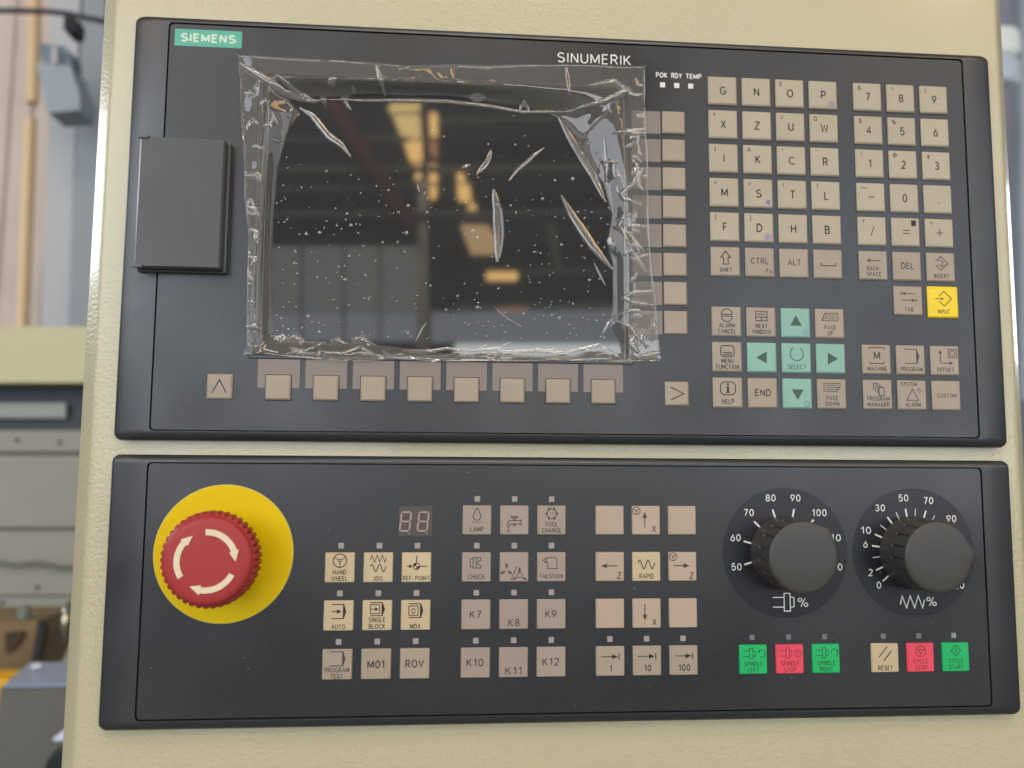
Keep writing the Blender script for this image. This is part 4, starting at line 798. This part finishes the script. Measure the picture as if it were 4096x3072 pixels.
ad = [r8p(*p, 5.0) for p in ((345, 330), (300, 380), (270, 440), (225, 600), (204, 850), (192, 1100), (195, 1300), (205, 1460), (250, 1490), (320, 1440), (370, 1496), (480, 1500), (530, 1460), (580, 1505), (660, 1450), (720, 1510), (950, 1540), (1010, 1556), (1150, 1560), (1340, 1562), (1360, 1535), (1380, 1562), (1560, 1566), (1740, 1566), (1840, 1535), (1900, 1530), (1940, 1566), (1985, 1560), (1975, 1500), (1925, 1420), (1940, 1330), (1938, 1100), (1912, 1000), (1935, 850), (1890, 700), (1790, 560), (1670, 350), (1480, 300), (1300, 275), (1090, 245), (870, 245), (700, 235), (600, 240), (570, 290), (540, 245), (480, 250), (470, 320), (430, 245), (345, 260), (290, 262))]
ad = np.array(ad)
def pdist(X, Y, poly):
    d = np.full(X.shape, 1e9); ins = np.zeros(X.shape, bool); n = len(poly)
    for i in range(n):
        a = poly[i]; c = poly[(i+1) % n]; e = c-a; t = np.clip(((X-a[0])*e[0]+(Y-a[1])*e[1])/(e@e), 0, 1)
        d = np.minimum(d, np.hypot(X-a[0]-t*e[0], Y-a[1]-t*e[1]))
        cr = ((a[1] > Y) != (c[1] > Y)) & (X < (c[0]-a[0])*(Y-a[1])/(c[1]-a[1]+1e-12)+a[0]); ins ^= cr
    return np.where(ins, -d, d)
sd = pdist(Xg, Yg, ad)
fe = np.minimum.reduce([Xg-FX0, FX1-Xg, Yg+FY1, -FY0-Yg])     # >0 inside the frame opening
out = np.clip(sd, 0, None); ins_f = np.clip(fe, 0, None)
tt = out/(out+ins_f+1e-6); tt = tt*tt*(3-2*tt)
H = np.where(sd <= 0, -4.92, -4.92+(5.75)*tt)
H = np.where(fe <= 0, .83, H)
def blur(A, n):
    for _ in range(n):
        p_ = np.pad(A, 1, mode='edge'); A = (p_[:-2, 1:-1]+p_[2:, 1:-1]+p_[1:-1, :-2]+p_[1:-1, 2:]+4*A)/8
    return A
Hs = blur(H, 60); H = np.where(sd <= 0, H, Hs)
loose = np.clip(out/2.0, 0, 1)
# wrinkles of the loose part, radiating across the border
ang = np.arctan2(Yg-88, Xg-128)
H += loose*(.55*vnoise(Xg, Yg, 13, 13, 21)+.16*vnoise(Xg, Yg, 5.5, 5.5, 2)+.02*vnoise(Xg, Yg, 2.1, 2.1, 4))
H += .012*vnoise(Xg, Yg, 22, 22, 9)
H = np.maximum(H, np.where(fe > 0.3, -4.93, .66))
gap = np.clip(out/1.2, 0, 1)*.48
def blister(pts, wmax, h, g=1.0, z=5.0, crease=True):
    """a long bubble along picture points (zoomed coordinates), tapering to both ends"""
    global H, gap
    p = np.array([r8p(*q, z) for q in pts]); s = np.r_[0, np.cumsum(np.hypot(*np.diff(p, axis=0).T))]; tot = s[-1]
    best = np.full(Xg.shape, 1e9); bt = np.zeros(Xg.shape)
    for i in range(len(p)-1):
        a, c = p[i], p[i+1]; e = c-a; t = np.clip(((Xg-a[0])*e[0]+(Yg-a[1])*e[1])/(e@e), 0, 1)
        d = np.hypot(Xg-a[0]-t*e[0], Yg-a[1]-t*e[1]); m = d < best; best = np.where(m, d, best); bt = np.where(m, (s[i]+t*(s[i+1]-s[i]))/tot, bt)
    ww = wmax*np.sqrt(np.clip(np.sin(np.pi*np.clip(bt, .02, .98)), 0, 1)); q = 1-(best/ww)**2
    H = H+h*np.clip(q, 0, 1)**(.8 if crease else 1.5); gap = np.maximum(gap, np.clip(q*4, 0, 1)*g)
for pts, w_, h_, g_ in (
    ([(335, 300), (400, 340), (480, 440), (550, 490), (595, 550)], 1.6, .5, 1), ([(1410, 672), (1450, 620), (1540, 540), (1590, 505)], .9, .42, 1),
    ([(1245, 640), (1300, 570), (1320, 515)], 1.3, .42, .9), ([(1170, 605), (1208, 592)], .8, .35, 1),
    ([(1330, 720), (1350, 820), (1358, 950), (1350, 1088)], 2.6, .6, .7), ([(1680, 752), (1740, 860), (1840, 1010), (1940, 1128)], 2.2, .8, .8),
    ([(1665, 350), (1740, 480), (1840, 640), (1905, 780)], 1.9, .55, .9), ([(1845, 1090), (1905, 1210)], .5, .25, .8), ([(1330, 1318), (1400, 1380), (1470, 1420)], .35, .2, .8),
    ([(930, 1500), (965, 1430), (985, 1400)], .4, .2, .6), ([(940, 690), (950, 730)], .6, .2, .6)):
    blister(pts, w_, h_*.7, g_)
for pts, w_, h_ in (
    ([(20, 80), (130, 140), (250, 215), (400, 245), (450, 240)], 1.6, 1.5), ([(220, 140), (300, 200), (400, 240)], 1.0, .9), ([(1820, 195), (1950, 170), (2015, 215), (1900, 270), (1760, 300)], 1.3, 1.3),
    ([(450, 235), (640, 240), (870, 240), (1090, 245), (1300, 268), (1480, 300), (1750, 306)], .9, .8), ([(1460, 300), (1490, 260), (1520, 300)], .9, 1.0), ([(550, 230), (590, 290)], .9, .9),
    ([(1940, 430), (2030, 425), (2112, 415)], .8, .7), ([(1940, 430), (2030, 435), (2112, 440)], .8, .8), ([(1900, 440), (1910, 560), (1920, 700)], .6, .6), ([(1950, 580), (1952, 660)], .5, .5),
    ([(2090, 620), (2060, 680), (1985, 740), (2000, 770), (2080, 800)], .9, .7), ([(2000, 840), (1975, 900), (2060, 1000), (2100, 1040)], .7, .8), ([(1975, 900), (2030, 1020), (2110, 1140)], .6, .7), ([(2020, 850), (2030, 910), (2110, 915)], .7, .6),
    ([(2150, 1245), (2060, 1250), (1995, 1275), (2040, 1300), (2150, 1320)], .9, .8), ([(1950, 1370), (2000, 1350), (2080, 1340)], .6, .6), ([(1950, 1380), (2030, 1430), (2080, 1500)], .8, .9), ([(2050, 1470), (2030, 1510), (2070, 1560)], 1.3, 1.1), ([(2080, 1580), (2185, 1560)], .9, .7),
    ([(60, 1430), (110, 1425), (148, 1440)], 1.2, 1.0), ([(60, 660), (120, 650), (145, 690)], 1.2, .9), ([(80, 930), (125, 950), (110, 985)], 1.0, .8), ([(75, 1070), (115, 1080), (90, 1110)], 1.0, .8), ([(85, 810), (115, 840), (140, 870)], .8, .7), ([(60, 230), (95, 235)], .9, .7), ([(75, 1140), (90, 1190)], .9, .8), ([(80, 1300), (100, 1300)], .8, .8),
    ([(190, 400), (200, 330), (225, 390)], .9, .7), ([(190, 455), (228, 460)], .9, .7), ([(200, 1470), (255, 1475)], 1.4, 1.0), ([(325, 1500), (350, 1490)], 1.3, .9), ([(678, 1505), (695, 1510)], 1.0, .8),
    ([(280, 1530), (360, 1545), (440, 1500)], .7, .7), ([(440, 1500), (430, 1550), (550, 1560), (640, 1520), (760, 1590), (860, 1560)], .7, .7), ([(860, 1540), (1000, 1545), (1090, 1530), (1160, 1540), (1190, 1530)], .8, .8), ([(1180, 1545), (1350, 1530), (1400, 1550), (1560, 1540), (1700, 1555), (1880, 1510), (2000, 1560)], .9, .7), ([(1600, 1590), (1700, 1600), (1950, 1585)], .6, .6),
    ([(1900, 1450), (1940, 1380)], .7, .7), ([(730, 90), (770, 220)], 1.0, .5), ([(1700, 90), (1720, 240)], .8, .4), ([(1930, 950), (1950, 1020)], 1.3, .9), ([(480, 180), (520, 160)], 1.8, 1.0), ([(600, 200), (615, 190)], 1.2, .9), ([(1210, 230), (1290, 235)], 1.6, .8)):
    blister(pts, w_*1.1, h_*.5, 1.0, z=1.0)
# fine squiggles along the loose border
for i in range(64):
    side = i % 4
    if side == 0: x, y = rng.uniform(45, 150), rng.uniform(150, 1500)
    elif side == 1: x, y = rng.uniform(1995, 2125), rng.uniform(150, 1540)
    elif side == 2: x, y = rng.uniform(150, 2000), rng.uniform(1530, 1592)
    else: x, y = rng.uniform(1900, 2120), rng.uniform(250, 1500)
    a = rng.uniform(0, 6.28) if side != 2 else rng.normal(0, .35); pts_ = [(x, y)]
    for k_ in range(rng.integers(2, 5)):
        a += rng.uniform(-1.1, 1.1) if side != 2 else rng.uniform(-.5, .5); l_ = rng.uniform(12, 34); x += math.cos(a)*l_; y += math.sin(a)*l_; pts_.append((x, y))
    blister(pts_, rng.uniform(.45, .8), rng.uniform(.13, .26), 1.0, z=1.0)
# small specks of air under the clinging part
for i in range(330):
    x = rng.uniform(215, 1930); y = rng.uniform(255, 1500); y = 1500-(1500-y)*rng.uniform(.55, 1)
    X, Y = r8p(x, y, 5.0)
    i0 = int(np.clip((X-fx0)/(fx1-fx0)*NX, 0, NX-1)); r_ = rng.choice([.22, .3, .3, .42, .6], p=[.35, .3, .15, .15, .05])*1.25
    m_ = (abs(Xg-X) < 1.2) & (abs(Yg-Y) < 1.2)
    if not m_.any(): continue
    q = 1-((Xg[m_]-X)**2+(Yg[m_]-Y)**2)/r_**2; H[m_] += .45*r_*np.clip(q, 0, 1); gap[m_] = np.maximum(gap[m_], np.clip(q*5, 0, 1))
ed = np.minimum.reduce([u[..., 0]*195+0*v[..., 0], (1-u[..., 0])*195+0*v[..., 0], v[..., 0]*142+0*u[..., 0], (1-v[..., 0])*142+0*u[..., 0]])
H += (.35+.3*vnoise(Xg, Yg, 11, 11, 31))*np.exp(-ed/.7)
fm = thing('protective_film', 129, 153, -1, 'crinkled clear protective film stuck over the screen, air bubbles under it', 'film')
V = np.stack([Xg/1000-.129, -Yg/1000+.153, H/1000-.001], -1).reshape(-1, 3)
idx = np.arange(NX*NY).reshape(NY, NX)
Fq = np.stack([idx[1:, :-1], idx[1:, 1:], idx[:-1, 1:], idx[:-1, :-1]], -1).reshape(-1, 4)
me = bpy.data.meshes.new('film_sheet'); me.vertices.add(len(V)); me.vertices.foreach_set('co', V.ravel().astype('f'))
me.loops.add(Fq.size); me.loops.foreach_set('vertex_index', Fq.ravel().astype('i')); me.polygons.add(len(Fq)); me.polygons.foreach_set('loop_start', (np.arange(len(Fq))*4).astype('i'))
me.update(); me.validate(); me.shade_smooth()
at = me.attributes.new('gap', 'FLOAT', 'POINT'); at.data.foreach_set('value', gap.ravel().astype('f'))
me.materials.append(M_film); o = bpy.data.objects.new('sheet', me); COL.objects.link(o); o.parent = fm

# ------------------------------------------------------------------ render settings
S.render.engine = 'CYCLES'; S.cycles.max_bounces = 8; S.cycles.transparent_max_bounces = 12
S.cycles.sample_clamp_indirect = 10; S.cycles.blur_glossy = .1
S.render.resolution_x = 1024; S.render.resolution_y = 768
